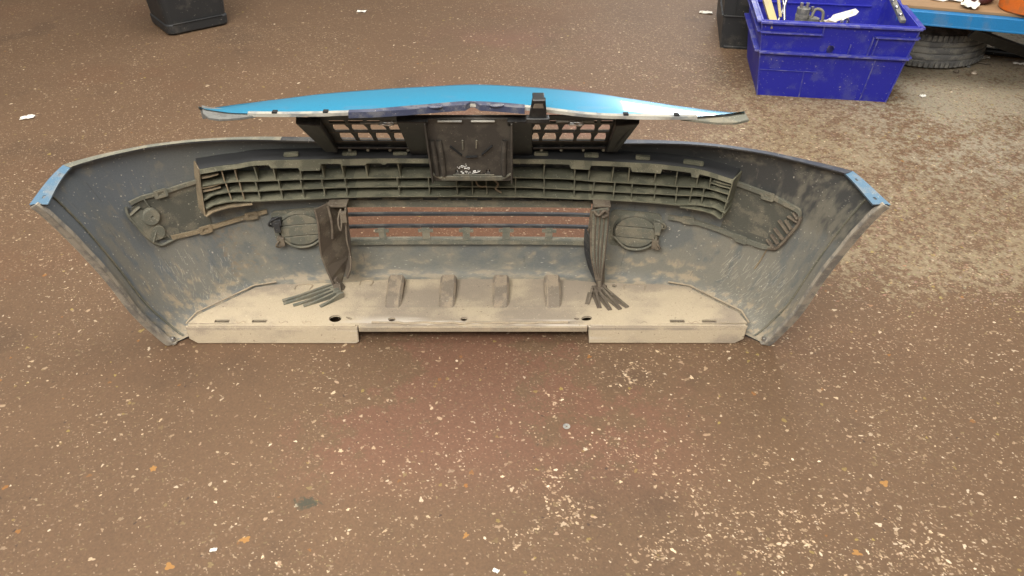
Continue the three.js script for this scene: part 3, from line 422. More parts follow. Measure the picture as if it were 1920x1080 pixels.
  for (const s of [-1, 1]) { const P = s < 0 ? [V(-.742, .050, .004), V(-.728, .0525, -.04), V(-.607, .0535, -.156), V(-.55, .054, -.172)] : [V(.718, .050, .0), V(.709, .0525, -.045), V(.592, .0535, -.156), V(.535, .054, -.172)]; const Pd = []; for (let i = 0; i < P.length - 1; i++) for (let k = 0; k < 8; k++) Pd.push(P[i].clone().lerp(P[i + 1], k / 8)); Pd.push(P[P.length - 1]); part('edge_seam', [tube(Pd, .0026, 60)], M.tray2, tray); }
}
// ---------- moulding rails on the wings ----------
{
  const rail = (L, d, w, m, label) => { const A = [], B = [], C = []; const n = 40; const cu = new THREE.CatmullRomCurve3(L.map(q => V(q[0], q[1] * .1, 0)), false, 'centripetal'); for (let i = 0; i <= n; i++) { const p = cu.getPoint(i / n), u = p.x, v = p.y * 10; A.push(on(u, v - w, d)); B.push(on(u, v + w, d)); C.push(on(u, v, .001)); }
    const P = A.map((a, i) => a.clone().add(B[i]).multiplyScalar(.5)); return part('moulding_rail', [boxUV(ribbon(A, B, d * .9)), tube(P, .0028, 50, 5)], m, bumper, label); };
  const r1 = rail([[-.498, 5.33], [-.56, 5.25], [-.606, 5.196], [-.665, 5.17], [-.715, 5.10]], .007, .04, M.guard, 'upper moulding rail on the left wing');
  const r2 = rail([[-.362, 4.42], [-.415, 4.32], [-.502, 4.212], [-.568, 4.155], [-.64, 4.15]], .007, .045, M.gridTan, 'lower moulding rail on the left wing');
  const r3 = rail([[.500, 5.43], [.55, 5.36], [.609, 5.281], [.68, 5.15], [.735, 5.03], [.748, 4.9]], .008, .05, M.guard, 'upper moulding rail on the right wing');
  const r4 = rail([[.36, 4.32], [.437, 4.266], [.5525, 4.116], [.60, 4.06], [.654, 4.03], [.70, 4.07]], .008, .05, M.guard, 'lower moulding rail on the right wing');
  const loop = (u, v, p, m) => { const c = on(u, v, .010), n = skinN(u, v, true), x = V(n.z, 0, -n.x), y = V(0, 1, 0); part('rail_clip', [prism(roundRect(-.016, -.011, .016, .011, .004), c, x, y, .004, [rect(-.007, -.004, .007, .005)])], m, p); };
  loop(-.61, 5.2, r1, M.guard); loop(-.53, 4.19, r2, M.gridTan); loop(-.40, 4.36, r2, M.gridTan); loop(.615, 5.26, r3, M.guard); loop(.41, 4.31, r4, M.guard); loop(.575, 4.09, r4, M.guard);
  // flat panels between the rails
  M.panel = std({ map: scaled(plasticTex(26, [.075, .075, .060], [.15, .135, .10], .35, 420), 4), roughness: .72 });
  const panel = (T, B, par, label) => { const rows = 8, n = 22, gs = []; const P = (t, k) => { const f = L => { const q = t * (L.length - 1), i = Math.min(Math.floor(q), L.length - 2), w = q - i; return [mix(L[i][0], L[i + 1][0], w), mix(L[i][1], L[i + 1][1], w)]; }, a = f(T), b = f(B); return on(mix(a[0], b[0], k), mix(a[1], b[1], k), .0035); };
    const A = []; for (let k = 0; k <= rows; k++) A.push(Array.from({ length: n + 1 }, (_, i) => P(i / n, k / rows))); const pos = []; for (let k = 0; k < rows; k++) for (let i = 0; i < n; i++) { const a = A[k][i], b = A[k][i + 1], c = A[k + 1][i], d = A[k + 1][i + 1]; if (b.x > a.x) pos.push(c, d, b, c, b, a); else pos.push(c, a, b, c, b, d); }
    const g = new THREE.BufferGeometry(); g.setAttribute('position', new THREE.Float32BufferAttribute(pos.flatMap(v => [v.x, v.y, v.z]), 3)); g.computeVertexNormals(); boxUV(g); g.deleteAttribute('normal'); const e = [ribbon(A[0], A[0].map(p => p.clone().add(V(0, .002, -.003))), .001), ribbon(A[rows], A[rows].map(p => p.clone().add(V(0, -.002, -.003))), .001)]; g.computeVertexNormals(); part('moulding_panel', [g, ...e], M.panel, par, label); };
  panel([[-.505, 5.28], [-.56, 5.2], [-.606, 5.15], [-.665, 5.12], [-.72, 4.95]], [[-.505, 4.25], [-.56, 4.19], [-.61, 4.18], [-.66, 4.12], [-.705, 4.22]], bumper, 'dark flat panel between the left moulding rails');
  panel([[.512, 5.36], [.55, 5.3], [.609, 5.22], [.68, 5.08], [.738, 4.9]], [[.50, 4.20], [.5525, 4.15], [.60, 4.1], [.654, 4.07], [.712, 4.2]], bumper, 'dark flat panel between the right moulding rails');
  // left bracket
  const c = (u, v, d) => on(u, v, d);
  const lb = part('moulding_bracket', [tube([c(-.735, 5.05, .008), c(-.745, 4.86, .010), c(-.735, 4.55, .012), c(-.718, 4.25, .012), c(-.69, 4.06, .009), c(-.65, 4.08, .007), c(-.61, 4.13, .005)], .004, 50), boxUV(ribbon([c(-.74, 4.86, .010), c(-.735, 4.55, .012), c(-.715, 4.2, .012)], [c(-.69, 4.9, .006), c(-.66, 4.6, .008), c(-.655, 4.2, .006)], .005))], M.guard, bumper, 'bracket with a round boss at the end of the left moulding');
  const bc = c(-.672, 4.72, .006), bn = skinN(-.672, 4.7), bx = V(bn.z, 0, -bn.x).normalize(), by = bn.clone().cross(bx);
  part('boss', [prism(ellipse(0, 0, .019, .021, 20), bc, bx, by, .010, [ellipse(.002, 0, .004, .004, 8)], .002)], M.guard, lb); part('boss', [prism(ellipse(.004, -.048, .016, .018, 18), bc, bx, by, .006, [], .002)], M.guard, lb);
  each('bracket_rib', [beam(c(-.742, 4.86, .012), c(-.69, 4.98, .008), .003, .012, bn), beam(c(-.715, 4.18, .012), c(-.675, 4.42, .008), .003, .012, bn), beam(c(-.655, 4.3, .005), c(-.64, 4.08, .005), .003, .008, bn), beam(c(-.665, 5.13, .006), c(-.66, 4.92, .006), .003, .010, bn)], M.guard, lb);
  // right bracket with six cross ribs
  const rb = part('moulding_bracket', [tube([c(.748, 4.95, .009), c(.755, 4.78, .011), c(.742, 4.5, .012), c(.728, 4.25, .012), c(.705, 4.06, .010), c(.68, 4.03, .008)], .0045, 50)], M.brown, bumper, 'ribbed bracket at the end of the right moulding');
  for (const [a, b, e, f] of [[.70, 4.86, .75, 4.80], [.697, 4.76, .738, 4.60], [.675, 4.72, .733, 4.50], [.67, 4.52, .725, 4.33], [.668, 4.36, .712, 4.2], [.66, 4.22, .705, 4.08], [.715, 4.98, .745, 4.86]]) part('bracket_rib', [beam(c(a, b, .007), c(e, f, .011), .004, .011, skinN(.7, 4.5))], M.brown, rb);
  part('drip_run', [tube([c(.675, 3.98, .0015), c(.672, 3.7, .0015), c(.667, 3.4, .0015)], .0022, 12, 5)], M.gridTan, rb);
}
// ---------- upper grille between wall and painted strip, badge plate ----------
const GB = V(0, .466, -.188), GD = V(0, .144, .148).normalize(), GL = .2065, GN = V(0, -GD.z, GD.y), GX = V(1, 0, 0);
const G = (x, t, d = 0) => V(x, 0, 0).add(GB).addScaledVector(GD, t * GL).addScaledVector(GN, d);
{
  const P = (x, t) => [x, t * GL];
  const outline = [P(-.352, -.02), P(-.348, .3), P(-.352, .92), P(-.30, .99), P(.30, .99), P(.362, .92), P(.356, .3), P(.353, -.02), P(.155, -.05), P(.15, -.3), P(-.14, -.3), P(-.148, -.05)];
  const hole = (x0, x1, t0, t1, c) => [P(x0 + c, t1), P(x1 - c, t1), P(x1, mix(t0, t1, .45)), P(x1, t0), P(x0, t0), P(x0, mix(t0, t1, .45))];
  const cols = [[-.310, -.274], [-.267, -.231], [-.224, -.188], [-.181, -.145], [.151, .170], [.178, .211], [.219, .253], [.261, .295], [.303, .330]], holes = [];
  for (const [a, b] of cols) { const k = a > 0 ? 1 : -1; holes.push(hole(a, b, .485, .715, .005), hole(a - k * .002, b - k * .002, .15, .43, .005)); if (!(a < 0 && a > -.2)) holes.push(hole(a, b, .775, .85, .001)); }
  const ug = part('upper_grille', [prism(outline, G(0, 0, 0), GX, GD, .002, holes, .0004)], M.black, bumper, 'black upper grille with small windows under the blue strip');
  for (const t of [.735, .455, .12]) for (const [a, b] of [[-.335, -.147], [.150, .345]]) part('grille_bar', [obox(G((a + b) / 2, t, -.001), GX, GD, GN, b - a, .007, .007, .002)], M.brown, ug);
  cols.forEach(([a, b], i) => { if (a > 0 || i) { const x = a - .006; part('grille_web', [obox(G(x, .43, -.001), GX, GD, GN, .004, .11, .007, .001)], M.black, ug); } });
  part('side_cheek', [prism([P(-.356, -.02), P(-.330, -.02), P(-.326, .9), P(-.372, .97)], G(0, 0, .004), GX, GD, .014, [], .002)], M.black, ug); part('side_cheek', [prism([P(.338, -.02), P(.362, -.02), P(.382, .97), P(.336, .9)], G(0, 0, .004), GX, GD, .014, [], .002), tube([G(.372, .93, .015), G(.362, .5, .02), G(.352, .02, .018)], .004, 12)], M.black, ug);
  part('grille_shoulder', [prism([P(-.148, -.3), P(-.09, -.34), P(-.085, .97), P(-.15, .97)], G(0, 0, .003), GX, GD, .012, [], .002), beam(G(-.112, .75, .016), G(-.136, .24, .016), .0015, .002, GN, .0004)], M.black, ug); part('grille_shoulder', [prism([P(.095, -.34), P(.152, -.3), P(.146, .97), P(.095, .97)], G(0, 0, .003), GX, GD, .012, [], .002)], M.black, ug);
  for (const x of [-.30, -.255, -.20, -.155, .176, .225, .28, .33]) { const p = G(x, -.05, .008); part('peg', [flat(new THREE.CylinderGeometry(.003, .004, .014, 8).translate(p.x, p.y, p.z))], M.guard, ug); }
  each('grille_foot', [beam(G(-.34, -.01, .008), G(-.145, -.03, .008), .008, .006), beam(G(.155, -.03, .008), G(.35, -.01, .008), .008, .006)], M.black, ug);
  for (const [x, w] of [[-.175, .05], [.245, .05]]) part('spring_clip', [obox(G(x, .955, .014), GX, GD, GN, w * .6, .009, .008, .002), tube([[-.016, 0], [-.006, .005], [.006, -.003], [.016, .003]].map(q => G(x + q[0], .955 + q[1] * 4, .02)), .0028, 14, 5)], M.steel, ug);
  for (const [a, b] of [[-.235, -.088], [-.062, -.008], [.012, .065], [.20, .285]]) part('bright_edge', [beam(G(a, a < -.2 ? .90 : .955, .012), G(b, .955, .012), .004, .005, GN, .001)], M.primer, ug);
  // badge plate
  const B0 = V(.006, .40, -.128), BD = V(0, .205, .085).normalize(), BN = V(0, -BD.z, BD.y), BX = GX.clone(), Q = (x, y, d = 0) => B0.clone().add(V(x, 0, 0)).addScaledVector(BD, y).addScaledVector(BN, d);
  const sh = [[-.098, .218], [-.098, .01], [-.094, .003], [-.086, 0], [.086, 0], [.094, .003], [.098, .01], [.098, .218]];
  const tb = plasticTex(31, [.048, .044, .038], [.085, .078, .064], .3, 120);
  M.badge = std({ map: scaled(tb, 4), roughness: .62 });
  const bp = part('badge_plate', [prism(sh, Q(0, 0, 0), BX, BD, .004, [rect(-.040, .028, -.030, .043), rect(.034, .028, .045, .043)].map(r => r), .0012)], M.badge, bumper, 'dark square badge plate with chalked writing on it');
  part('plate_flange', [obox(Q(0, .012, .006), BX, BD, BN, .150, .016, .004, .0015), beam(Q(-.075, .012, .006), Q(-.098, .030, .006), .006, .006, BN), beam(Q(.075, .012, .006), Q(.096, .030, .006), .006, .006, BN), beam(Q(-.046, .0255, .007), Q(.054, .0255, .007), .003, .003, BN)], M.guard, bp);
  for (const x of [-.084, -.068, .078]) part('plate_rib', [tube([Q(x, .025, .005), Q(x, .09, .006), Q(x * 1.03, .15, .004)], .007, 20, 8)], M.badge, bp);
  part('plate_wall', [obox(Q(-.096, .11, .008), BX, BD, BN, .004, .21, .02, .001)], M.badge, bp); part('plate_wall', [obox(Q(.096, .11, .008), BX, BD, BN, .004, .21, .02, .001)], M.badge, bp);
  const tri = (a, b, w = .003) => part('plate_rib', [beam(Q(...a, .007), Q(...b, .007), w, .006, BN)], M.void, bp);
  tri([-.046, .130], [-.020, .098]); tri([.052, .132], [.026, .100]); tri([-.012, .092], [.016, .094]); 
  each('plate_rib', [beam(Q(-.016, .150, .006), Q(-.017, .118, .006), .004, .004, BN), beam(Q(.016, .150, .006), Q(.014, .122, .006), .004, .004, BN)], M.guard, bp);
  for (const x of [-.035, .0395]) part('latch_pin', [obox(Q(x, .035, -.002), BX, BD, BN, .003, .013, .004, .0008)], M.chalk, bp);
  each('latch_recess', [obox(Q(-.035, .0355, -.006), BX, BD, BN, .016, .02, .003, 0), obox(Q(.0395, .0355, -.006), BX, BD, BN, .016, .02, .003, 0)], M.void, bp);
  // hand writing, upside down as it stands in the photograph
  const strokes = [
    [[-.023, .0385], [-.0265, .037], [-.022, .034], [-.019, .031], [-.024, .0295]], [[-.017, .0365], [-.009, .037]], [[-.014, .0405], [-.013, .031]], [[-.009, .033], [-.0085, .0295]], [[-.004, .037], [-.005, .0305]], [[.000, .0305], [.010, .034], [.020, .0375]], [[.003, .039], [.009, .041], [.008, .035]], [[.0035, .0365], [.0085, .037]], [[.015, .0425], [.0165, .037], [.0205, .0415]],
    [[-.034, .056], [-.031, .050], [-.028, .050], [-.0285, .057]], [[-.026, .0555], [-.022, .0525], [-.0195, .056], [-.023, .059], [-.026, .0555]], [[-.019, .059], [-.016, .0555], [-.012, .060]], [[-.0125, .0585], [-.0105, .057]], [[-.0135, .066], [-.013, .0645]],
    [[-.018, .0515], [-.011, .0495]], [[-.0175, .0475], [-.013, .050], [-.0105, .0465]], [[-.0095, .0515], [-.0055, .0525], [-.005, .048], [-.008, .0465], [-.0095, .0515]]];
  part('chalk_writing', strokes.map(s => { const p = s.map(q => Q(q[0], q[1], .0062)); return p.length < 3 ? beam(p[0], p[1], .0016, .0006, BN, 0) : tube(p, .00085, p.length * 6, 5); }), M.chalk, bp, 'white hand-written marks');
}
// ---------- blue painted strip along the top ----------
{
  const T = [[-.572, -.020, -.012], [-.552, -.031, .012], [-.50, -.050, .036], [-.44, -.071, .041], [-.33, -.106, .041], [-.2, -.133, .030], [-.09, -.149, .008], [.017, -.161, -.010], [.15, -.145, .012], [.27, -.117, .046], [.387, -.073, .054], [.496, -.032, .054], [.56, -.012, .036], [.598, .002, .016]];
  const cz = (i, k) => T[clamp(i, 0, T.length - 1)][k], at = (x, k) => { let i = 0; while (i < T.length - 2 && T[i + 1][0] < x) i++; const t = clamp((x - T[i][0]) / (T[i + 1][0] - T[i][0])); return cr(cz(i - 1, k), cz(i, k), cz(i + 1, k), cz(i + 2, k), t); };
  const NX = 110, NK = 18, pos = [], nor = [], uv = [], idx = [];
  const sec = (x, k) => { const zf = at(x, 1), zn = at(x, 2) - .016 * clamp((at(x, 2) - at(x, 1)) / .08); if (k < 0) return V(x, .630 + k * .020, zf - .004 * k * k + .004 * -k); const s = k; return V(x, mix(.630, .642, s) + .003 * Math.sin(Math.PI * s) * clamp((zn - zf) / .12), mix(zf, zn, s)); };
  const ks = [-1, -.6, -.25]; for (let i = 0; i <= NK; i++) ks.push(i / NK);
  const xs = Array.from({ length: NX + 1 }, (_, i) => mix(T[0][0], T[T.length - 1][0], i / NX));
  for (const k of ks) for (const x of xs) { const p = sec(x, k); pos.push(p.x, p.y, p.z); uv.push(p.x, p.z + k * .02); }
  const W = NX + 1; for (let j = 0; j < ks.length - 1; j++) for (let i = 0; i < NX; i++) { const a = j * W + i, b = a + 1, c = a + W, d = c + 1; idx.push(a, c, b, b, c, d); }
  const g = new THREE.BufferGeometry(); g.setAttribute('position', new THREE.Float32BufferAttribute(pos, 3)); g.setAttribute('uv', new THREE.Float32BufferAttribute(uv, 2)); g.setIndex(idx); g.computeVertexNormals();
  const st = part('painted_strip', g, M.paint, bumper, 'glossy sky blue painted strip above the upper grille');
  const under = g.clone(); { const p = under.attributes.position, n = under.attributes.normal; for (let i = 0; i < p.count; i++) p.setXYZ(i, p.getX(i) - n.getX(i) * .003, p.getY(i) - n.getY(i) * .003, p.getZ(i) - n.getZ(i) * .003); const q = under.index.array; for (let i = 0; i < q.length; i += 3) { const t = q[i + 1]; q[i + 1] = q[i + 2]; q[i + 2] = t; } under.computeVertexNormals(); }
  part('strip_underside', under, M.tongue, st);
  const A = [], B = [], C = []; for (const x of xs) { if (x < -.455 || x > .50) continue; const p = sec(x, 1); const wob = .0015 * (noise(x * 30, 1, 3) - .5); A.push(p.clone().add(V(0, .0012, -.006))); B.push(p.clone().add(V(0, -.0005 + wob, .002 + wob * 2))); C.push(p.clone().add(V(0, -.006 + wob, .003))); }
  part('rear_lip', [ribbon(A, B, .002), ribbon(B, C, .002)], M.primer, st, 'pale worn rear edge of the blue strip');
  const cut = xs.filter(x => x >= -.455 && x <= .50).map((x, i) => [x, i]).filter(([x]) => x > -.245 && x < .135), nA = cut.map(([x, i]) => A[i].clone().add(V(0, .0022, .003))), nB = cut.map(([x, i]) => B[i].clone().add(V(0, .0015 + (Math.abs(x - .018) < .014 ? .002 : 0), (Math.abs(x - .018) < .014 ? -.002 : .010) - .006 * smooth(-.1, -.245, x)))), nC = nB.map(p => p.clone().add(V(0, -.011, .002)));
  part('middle_flange', [ribbon(nA, nB, .002), ribbon(nB, nC, .002)], M.navy, st, 'dark navy folded flange in the middle of the strip');
  for (const x of [-.062, .070]) { const p = sec(x, 1).add(V(0, .003, .011)); part('dimple', [flat(new THREE.SphereGeometry(1, 16, 10).scale(.017, .004, .008).translate(p.x, p.y, p.z))], M.navy, st); }
  for (const x of [-.398, -.291, .342, .448]) { const z = at(x, 2) - .016, p = V(x, .6445, z - .004); part('notch', [obox(p, GX, V(0, 1, 0), V(0, 0, 1), .011, .004, .012, .001)], M.void, st); }
  // grey end tongues
  const tl = [[-.568, -.010], [-.552, .030], [-.535, .050], [-.51, .058], [-.47, .052], [-.44, .040], [-.45, .026], [-.50, .012], [-.548, .0]], tr = [[.60, .018], [.60, .052], [.57, .066], [.53, .066], [.49, .055], [.46, .046], [.47, .030], [.53, .030], [.58, .016]];
  part('end_tongue', [prism(tl.map(p => [p[0], -p[1] + .014]), V(0, .634, 0), V(1, 0, 0), V(0, 0, -1), .004, [], .001)], M.tongue, st, 'bare grey tongue at the left end'); part('end_tongue', [prism(tr.map(p => [p[0], -p[1] + .012]), V(0, .631, 0), V(1, 0, 0), V(0, 0, -1), .004, [], .001)], M.guard, st, 'bare grey tongue at the right end');
  // black hook standing on the strip
  const hk = part('hook_clip', [prism([[-.018, -.012], [.018, -.012], [.0135, .040], [-.0105, .040]], V(.157, .640, .030), V(1, 0, 0), V(0, 1, .12).normalize(), .008, [], .002), obox(V(.158, .678, .022), V(1, 0, 0), V(0, 1, 0), V(0, 0, 1), .025, .007, .03, .002), obox(V(.157, .634, .036), V(1, 0, 0), V(0, 1, 0), V(0, 0, 1), .05, .012, .02, .003)], M.black, bumper, 'black hook clip standing up over the blue strip');
  part('hook_edge', [obox(V(.158, .672, .040), V(1, 0, 0), V(0, 1, 0), V(0, 0, 1), .019, .0025, .003, .0005)], M.primer, hk); part('hook_face', [prism([[-.011, .022], [.012, .022], [.0095, .032], [-.0075, .032]], V(.157, .640, .0395), V(1, 0, 0), V(0, 1, .12).normalize(), .001)], M.brown, hk);
}
// ---------- things behind ----------
const tCrate = plasticTex(41, [.012, .015, .30], [.045, .05, .28], .22, 260), tBin = plasticTex(42, [.020, .021, .022], [.05, .047, .042], .15, 120);
M.crate = std({ map: scaled(tCrate, 2.5), roughness: .55 }); M.bin = std({ map: scaled(tBin, 2.5), roughness: .55 });
M.crateEdge = std({ map: scaled(plasticTex(49, [.035, .04, .30], [.14, .14, .30], .3, 160), 3), roughness: .5 });
const tWood = tex(512, 512, 1, (x, y, o) => { const g = fbm(x / 90, y / 6, 4, 51), k = .8 + .4 * g; o[0] = .27 * k; o[1] = .165 * k; o[2] = .082 * k; }); M.wood = std({ map: scaled(tWood, 1.4), roughness: .8 });
const tBeam = plasticTex(43, [.010, .165, .40], [.06, .17, .33], .08, 90); M.beam = std({ map: scaled(tBeam, 2), roughness: .38 });
const tTyre = plasticTex(44, [.10, .10, .098], [.22, .21, .185], .5, 300); M.tyre = std({ map: scaled(tTyre, 3), roughness: .85 });
const tPaper = plasticTex(45, [.72, .69, .62], [.50, .45, .36], .2, 120); M.paper = std({ map: scaled(tPaper, 6), roughness: .9, side: THREE.DoubleSide });
const tCast = plasticTex(46, [.30, .22, .15], [.42, .36, .28], .4, 200); M.cast = std({ map: scaled(tCast, 6), roughness: .5, metalness: .35 });
M.brass = std({ map: scaled(plasticTex(47, [.40, .33, .16], [.30, .26, .18], .4, 100), 4), roughness: .45, metalness: .4 });
M.orange = std({ map: scaled(plasticTex(48, [.62, .14, .015], [.45, .13, .03], .25, 60), 3), roughness: .5 });
M.maroon = std({ color: new THREE.Color(.06, .015, .015), roughness: .6 });
const X = V(1, 0, 0), Y = V(0, 1, 0), Z = V(0, 0, 1);
// blue crate
const cTurn = -8.5 * Math.PI / 180, cAt = V(1.150, 0, -1.590);
function crateFrame(g, w0, w1, dd0, dd1, h, mat, feature) {  // x 0..w0 along the front, z 0..-d back; opens upwards a little
  const ox = (w1 - w0) / 2, oz = (dd1 - dd0) / 2, T = .006;
  const F = (x, t, d = 0) => V(mix(x * w0, -ox + x * w1, t), t * h, mix(0, oz, t) + d), B = (x, t, d = 0) => V(mix(x * w0, -ox + x * w1, t), t * h, mix(-dd0, -dd0 - oz, t) - d);
  const L = (z, t, d = 0) => V(mix(0, -ox, t) - d, t * h, mix(-z * dd0, oz - z * dd1, t)), Rr = (z, t, d = 0) => V(mix(w0, w0 + ox, t) + d, t * h, mix(-z * dd0, oz - z * dd1, t));
  return { F, B, L, R: Rr, T, h };
}
const crate = thing('plastic_crate', 'deep blue plastic crate full of car parts standing upper right of the bumper', 'crate', cAt.x, 0, cAt.z, cTurn);
{
  const k = crateFrame(crate, .525, .605, .45, .50, .322), { F, B, L, R } = k, n = V(0, 0, 1);
  const wall = (P, pts, hole) => { // wall polygon in its own (a, t) plane
    const o = P(0, 0), ax = P(1, 0).sub(o).normalize(), up0 = P(.5, 1).sub(P(.5, 0)), ay = up0.clone().addScaledVector(ax, -up0.dot(ax)).normalize(); const loc = p => [p.clone().sub(o).dot(ax), p.clone().sub(o).dot(ay)];
    return prism(pts.map(([a, t]) => loc(P(a, t))), o.addScaledVector(ax.clone().cross(ay), -.006), ax, ay, .006, hole ? [hole.map(([a, t]) => loc(P(a, t)))] : [], .0012); };
  const sq = [[0, 0], [1, 0], [1, 1], [0, 1]];
  part('front_wall', [wall(F, sq, [[.455, .60], [.50, .60], [.505, .68], [.49, .72], [.46, .72], [.45, .67]])], M.crate, crate);
  part('back_wall', [wall((a, t) => B(1 - a, t), sq)], M.crate, crate); part('side_wall', [wall((a, t) => L(1 - a, t), sq)], M.crate, crate); part('side_wall', [wall(R, sq)], M.crate, crate);
  part('base', [obox(V(.2475, .008, -.225), X, Y, Z, .48, .008, .44)], M.crate, crate);
  const bar = (P, a0, a1, t, d0, h = .006, d = d0 * 1.35) => beam(P(a0, t, d / 2), P(a1, t, d / 2), d, h, Y, .001);
  part('rim', [bar(F, -.01, 1.01, .985, .014, .008), bar(B, -.01, 1.01, .985, .014, .008), bar(L, 0, 1, .985, .014, .008), bar(R, 0, 1, .985, .014, .008)], M.crateEdge, crate);
  part('moulding', [bar(F, .74, 1.01, .86, .013)], M.crateEdge, crate); part('moulding', [bar(F, -.01, .40, .86, .013)], M.crateEdge, crate); part('moulding', [bar(L, 0, 1, .86, .013)], M.crateEdge, crate); part('moulding', [bar(R, 0, 1, .86, .013)], M.crateEdge, crate);
  part('moulding', [bar(F, -.01, 1.01, .605, .016, .008), bar(L, 0, 1, .605, .016, .008), bar(R, 0, 1, .605, .016, .008)], M.crateEdge, crate);
  part('moulding', [bar(F, 0, .42, .36, .004, .003)], M.crateEdge, crate);
  const vert = (P, a, t0, t1, d, w = .005) => beam(P(a, t0, d / 2), P(a, t1, d / 2), w, d, n, .001);
  each('upright_rib', [vert(F, .40, .86, .98, .010), vert(F, .60, .61, .75, .010), vert(F, .73, .61, .86, .012), vert(F, .76, .61, .86, .012), vert(F, .80, 0, .57, .005), vert(F, .33, 0, .36, .004), vert(F, .0, 0, 1, .006), vert(F, 1, 0, 1, .006)], M.crateEdge, crate);
  part('inner_ledge', [beam(V(-.01, .255, -.46), V(.5, .255, -.46), .012, .006)], M.crate, crate);
}
const inCrate = (x, y, z) => V(x, y, z).applyAxisAngle(Y, cTurn).add(cAt);
{
  const a = thing('metal_bracket', 'long brass coloured metal bar hanging over the left front corner of the blue crate', 'car part', 0, 0, 0);
  part('bar', [beam(inCrate(.012, .30, .01), inCrate(-.055, .44, -.12), .032, .014, V(0, .6, .8), .002), beam(inCrate(.034, .325, -.012), inCrate(.0, .46, -.12), .012, .008, V(0, .6, .8), .002)], M.brass, a);
  part('bar_end', [obox(inCrate(.012, .302, .014), X, Y, Z, .034, .03, .018, .004)], M.brass, a);
  each('fork', [tube([inCrate(.055, .31, -.03), inCrate(.05, .36, -.06), inCrate(.075, .42, -.1)], .006, 12), tube([inCrate(.03, .30, -.03), inCrate(.05, .35, -.08), inCrate(.03, .4, -.1)], .005, 12)], M.steel, a);
  const s = thing('solenoid', 'dark grey twin solenoid inside the blue crate near its left front edge', 'car part', 0, 0, 0), p = inCrate(.125, .23, -.05), q = inCrate(.165, .22, -.045);
  const cyl = (r0, r1, h, c, tilt = 0) => flat(new THREE.CylinderGeometry(r0, r1, h, 18).rotateZ(tilt).translate(c.x, c.y + h / 2, c.z));
  part('can', [cyl(.026, .027, .125, p), cyl(.028, .028, .01, p.clone().add(V(0, .09, 0)))], M.tyre, s); part('can', [cyl(.024, .026, .10, q, -.1)], M.tyre, s);
  each('stud', [cyl(.007, .007, .02, p.clone().add(V(-.012, .125, 0))), cyl(.007, .007, .02, p.clone().add(V(.012, .125, 0))), cyl(.006, .006, .02, p.clone().add(V(.035, .11, 0)))], M.steel, s);
  part('cable', [tube([q.clone().add(V(-.005, .10, 0)), q.clone().add(V(.01, .13, -.01)), q.clone().add(V(.035, .125, 0)), q.clone().add(V(.04, .07, .01))], .006, 18)], M.guard, s);
  const m = thing('starter_motor', 'brown cast metal motor housing lying in the blue crate beside the solenoid', 'car part', 0, 0, 0), c = inCrate(.225, .262, -.05);
  part('housing', [flat(new THREE.CylinderGeometry(.036, .036, .10, 20).rotateZ(Math.PI / 2 - .15).translate(c.x, c.y, c.z)), obox(c.clone().add(V(.02, .026, -.01)), X, Y, Z, .05, .03, .05, .006)], M.cast, m);
  each('collar', [flat(new THREE.CylinderGeometry(.042, .042, .012, 20).rotateZ(Math.PI / 2 - .15).translate(c.x - .03, c.y + .004, c.z)), flat(new THREE.CylinderGeometry(.040, .036, .012, 20).rotateZ(Math.PI / 2 - .15).translate(c.x + .05, c.y - .008, c.z))], M.cast, m);
  part('lug', [flat(new THREE.TorusGeometry(.013, .006, 8, 16).translate(c.x + .07, c.y + .045, c.z + .01)), beam(c.clone().add(V(.05, .0, .01)), c.clone().add(V(.068, .036, .01)), .012, .012)], M.steel, m);
  each('bolt', [[-.02, .03, .03], [.03, .01, .035], [.0, -.012, .036]].map(o => flat(new THREE.CylinderGeometry(.007, .007, .014, 6).rotateX(1.2).translate(c.x + o[0], c.y + o[1], c.z + o[2]))), M.steel, m);
  const k2 = thing('metal_casting', 'pale metal casting seen through the hand hole of the blue crate', 'car part', 0, 0, 0), kc = inCrate(.25, .195, -.055);
  part('casting_body', [obox(kc, X, V(.3, .95, 0).normalize(), Z, .05, .028, .04, .006), flat(new THREE.CylinderGeometry(.016, .02, .05, 14).rotateX(Math.PI / 2).translate(kc.x - .005, kc.y + .012, kc.z + .02))], M.steel, k2);
  part('casting_bracket', [beam(kc.clone().add(V(-.06, -.03, -.01)), kc.clone().add(V(.05, .01, -.02)), .03, .012)], M.cast, k2);
  const t = thing('paper_tag', 'cream paper tag lying across the motor in the blue crate', 'tag', 0, 0, 0), e = inCrate(.285, .322, -.06);
  part('sheet', [prism([[-.055, -.006], [-.038, .014], [.05, .030], [.064, .016], [.052, .004], [-.03, -.016]], e, V(1, .10, 0).normalize(), V(0, .8, -.6), .0012)], M.paper, t);
  part('string', [tube([e.clone().add(V(-.05, -.004, 0)), e.clone().add(V(-.07, -.012, .005)), e.clone().add(V(-.085, -.008, .0))], .0015, 10, 5)], M.chalk, t);
  const r = thing('steel_bar', 'chipped grey bar resting along the right rim of the blue crate', 'car part', 0, 0, 0);
  part('bar', [beam(inCrate(.507, .327, -.02), inCrate(.512, .36, -.33), .022, .016, Y, .004)], M.tyre, r); each('bolt', [.06, .13, .2].map(z => { const p = inCrate(.503, .337 + z * .1, -z); return flat(new THREE.SphereGeometry(.008, 10, 8).translate(p.x, p.y, p.z)); }), M.steel, r);
}
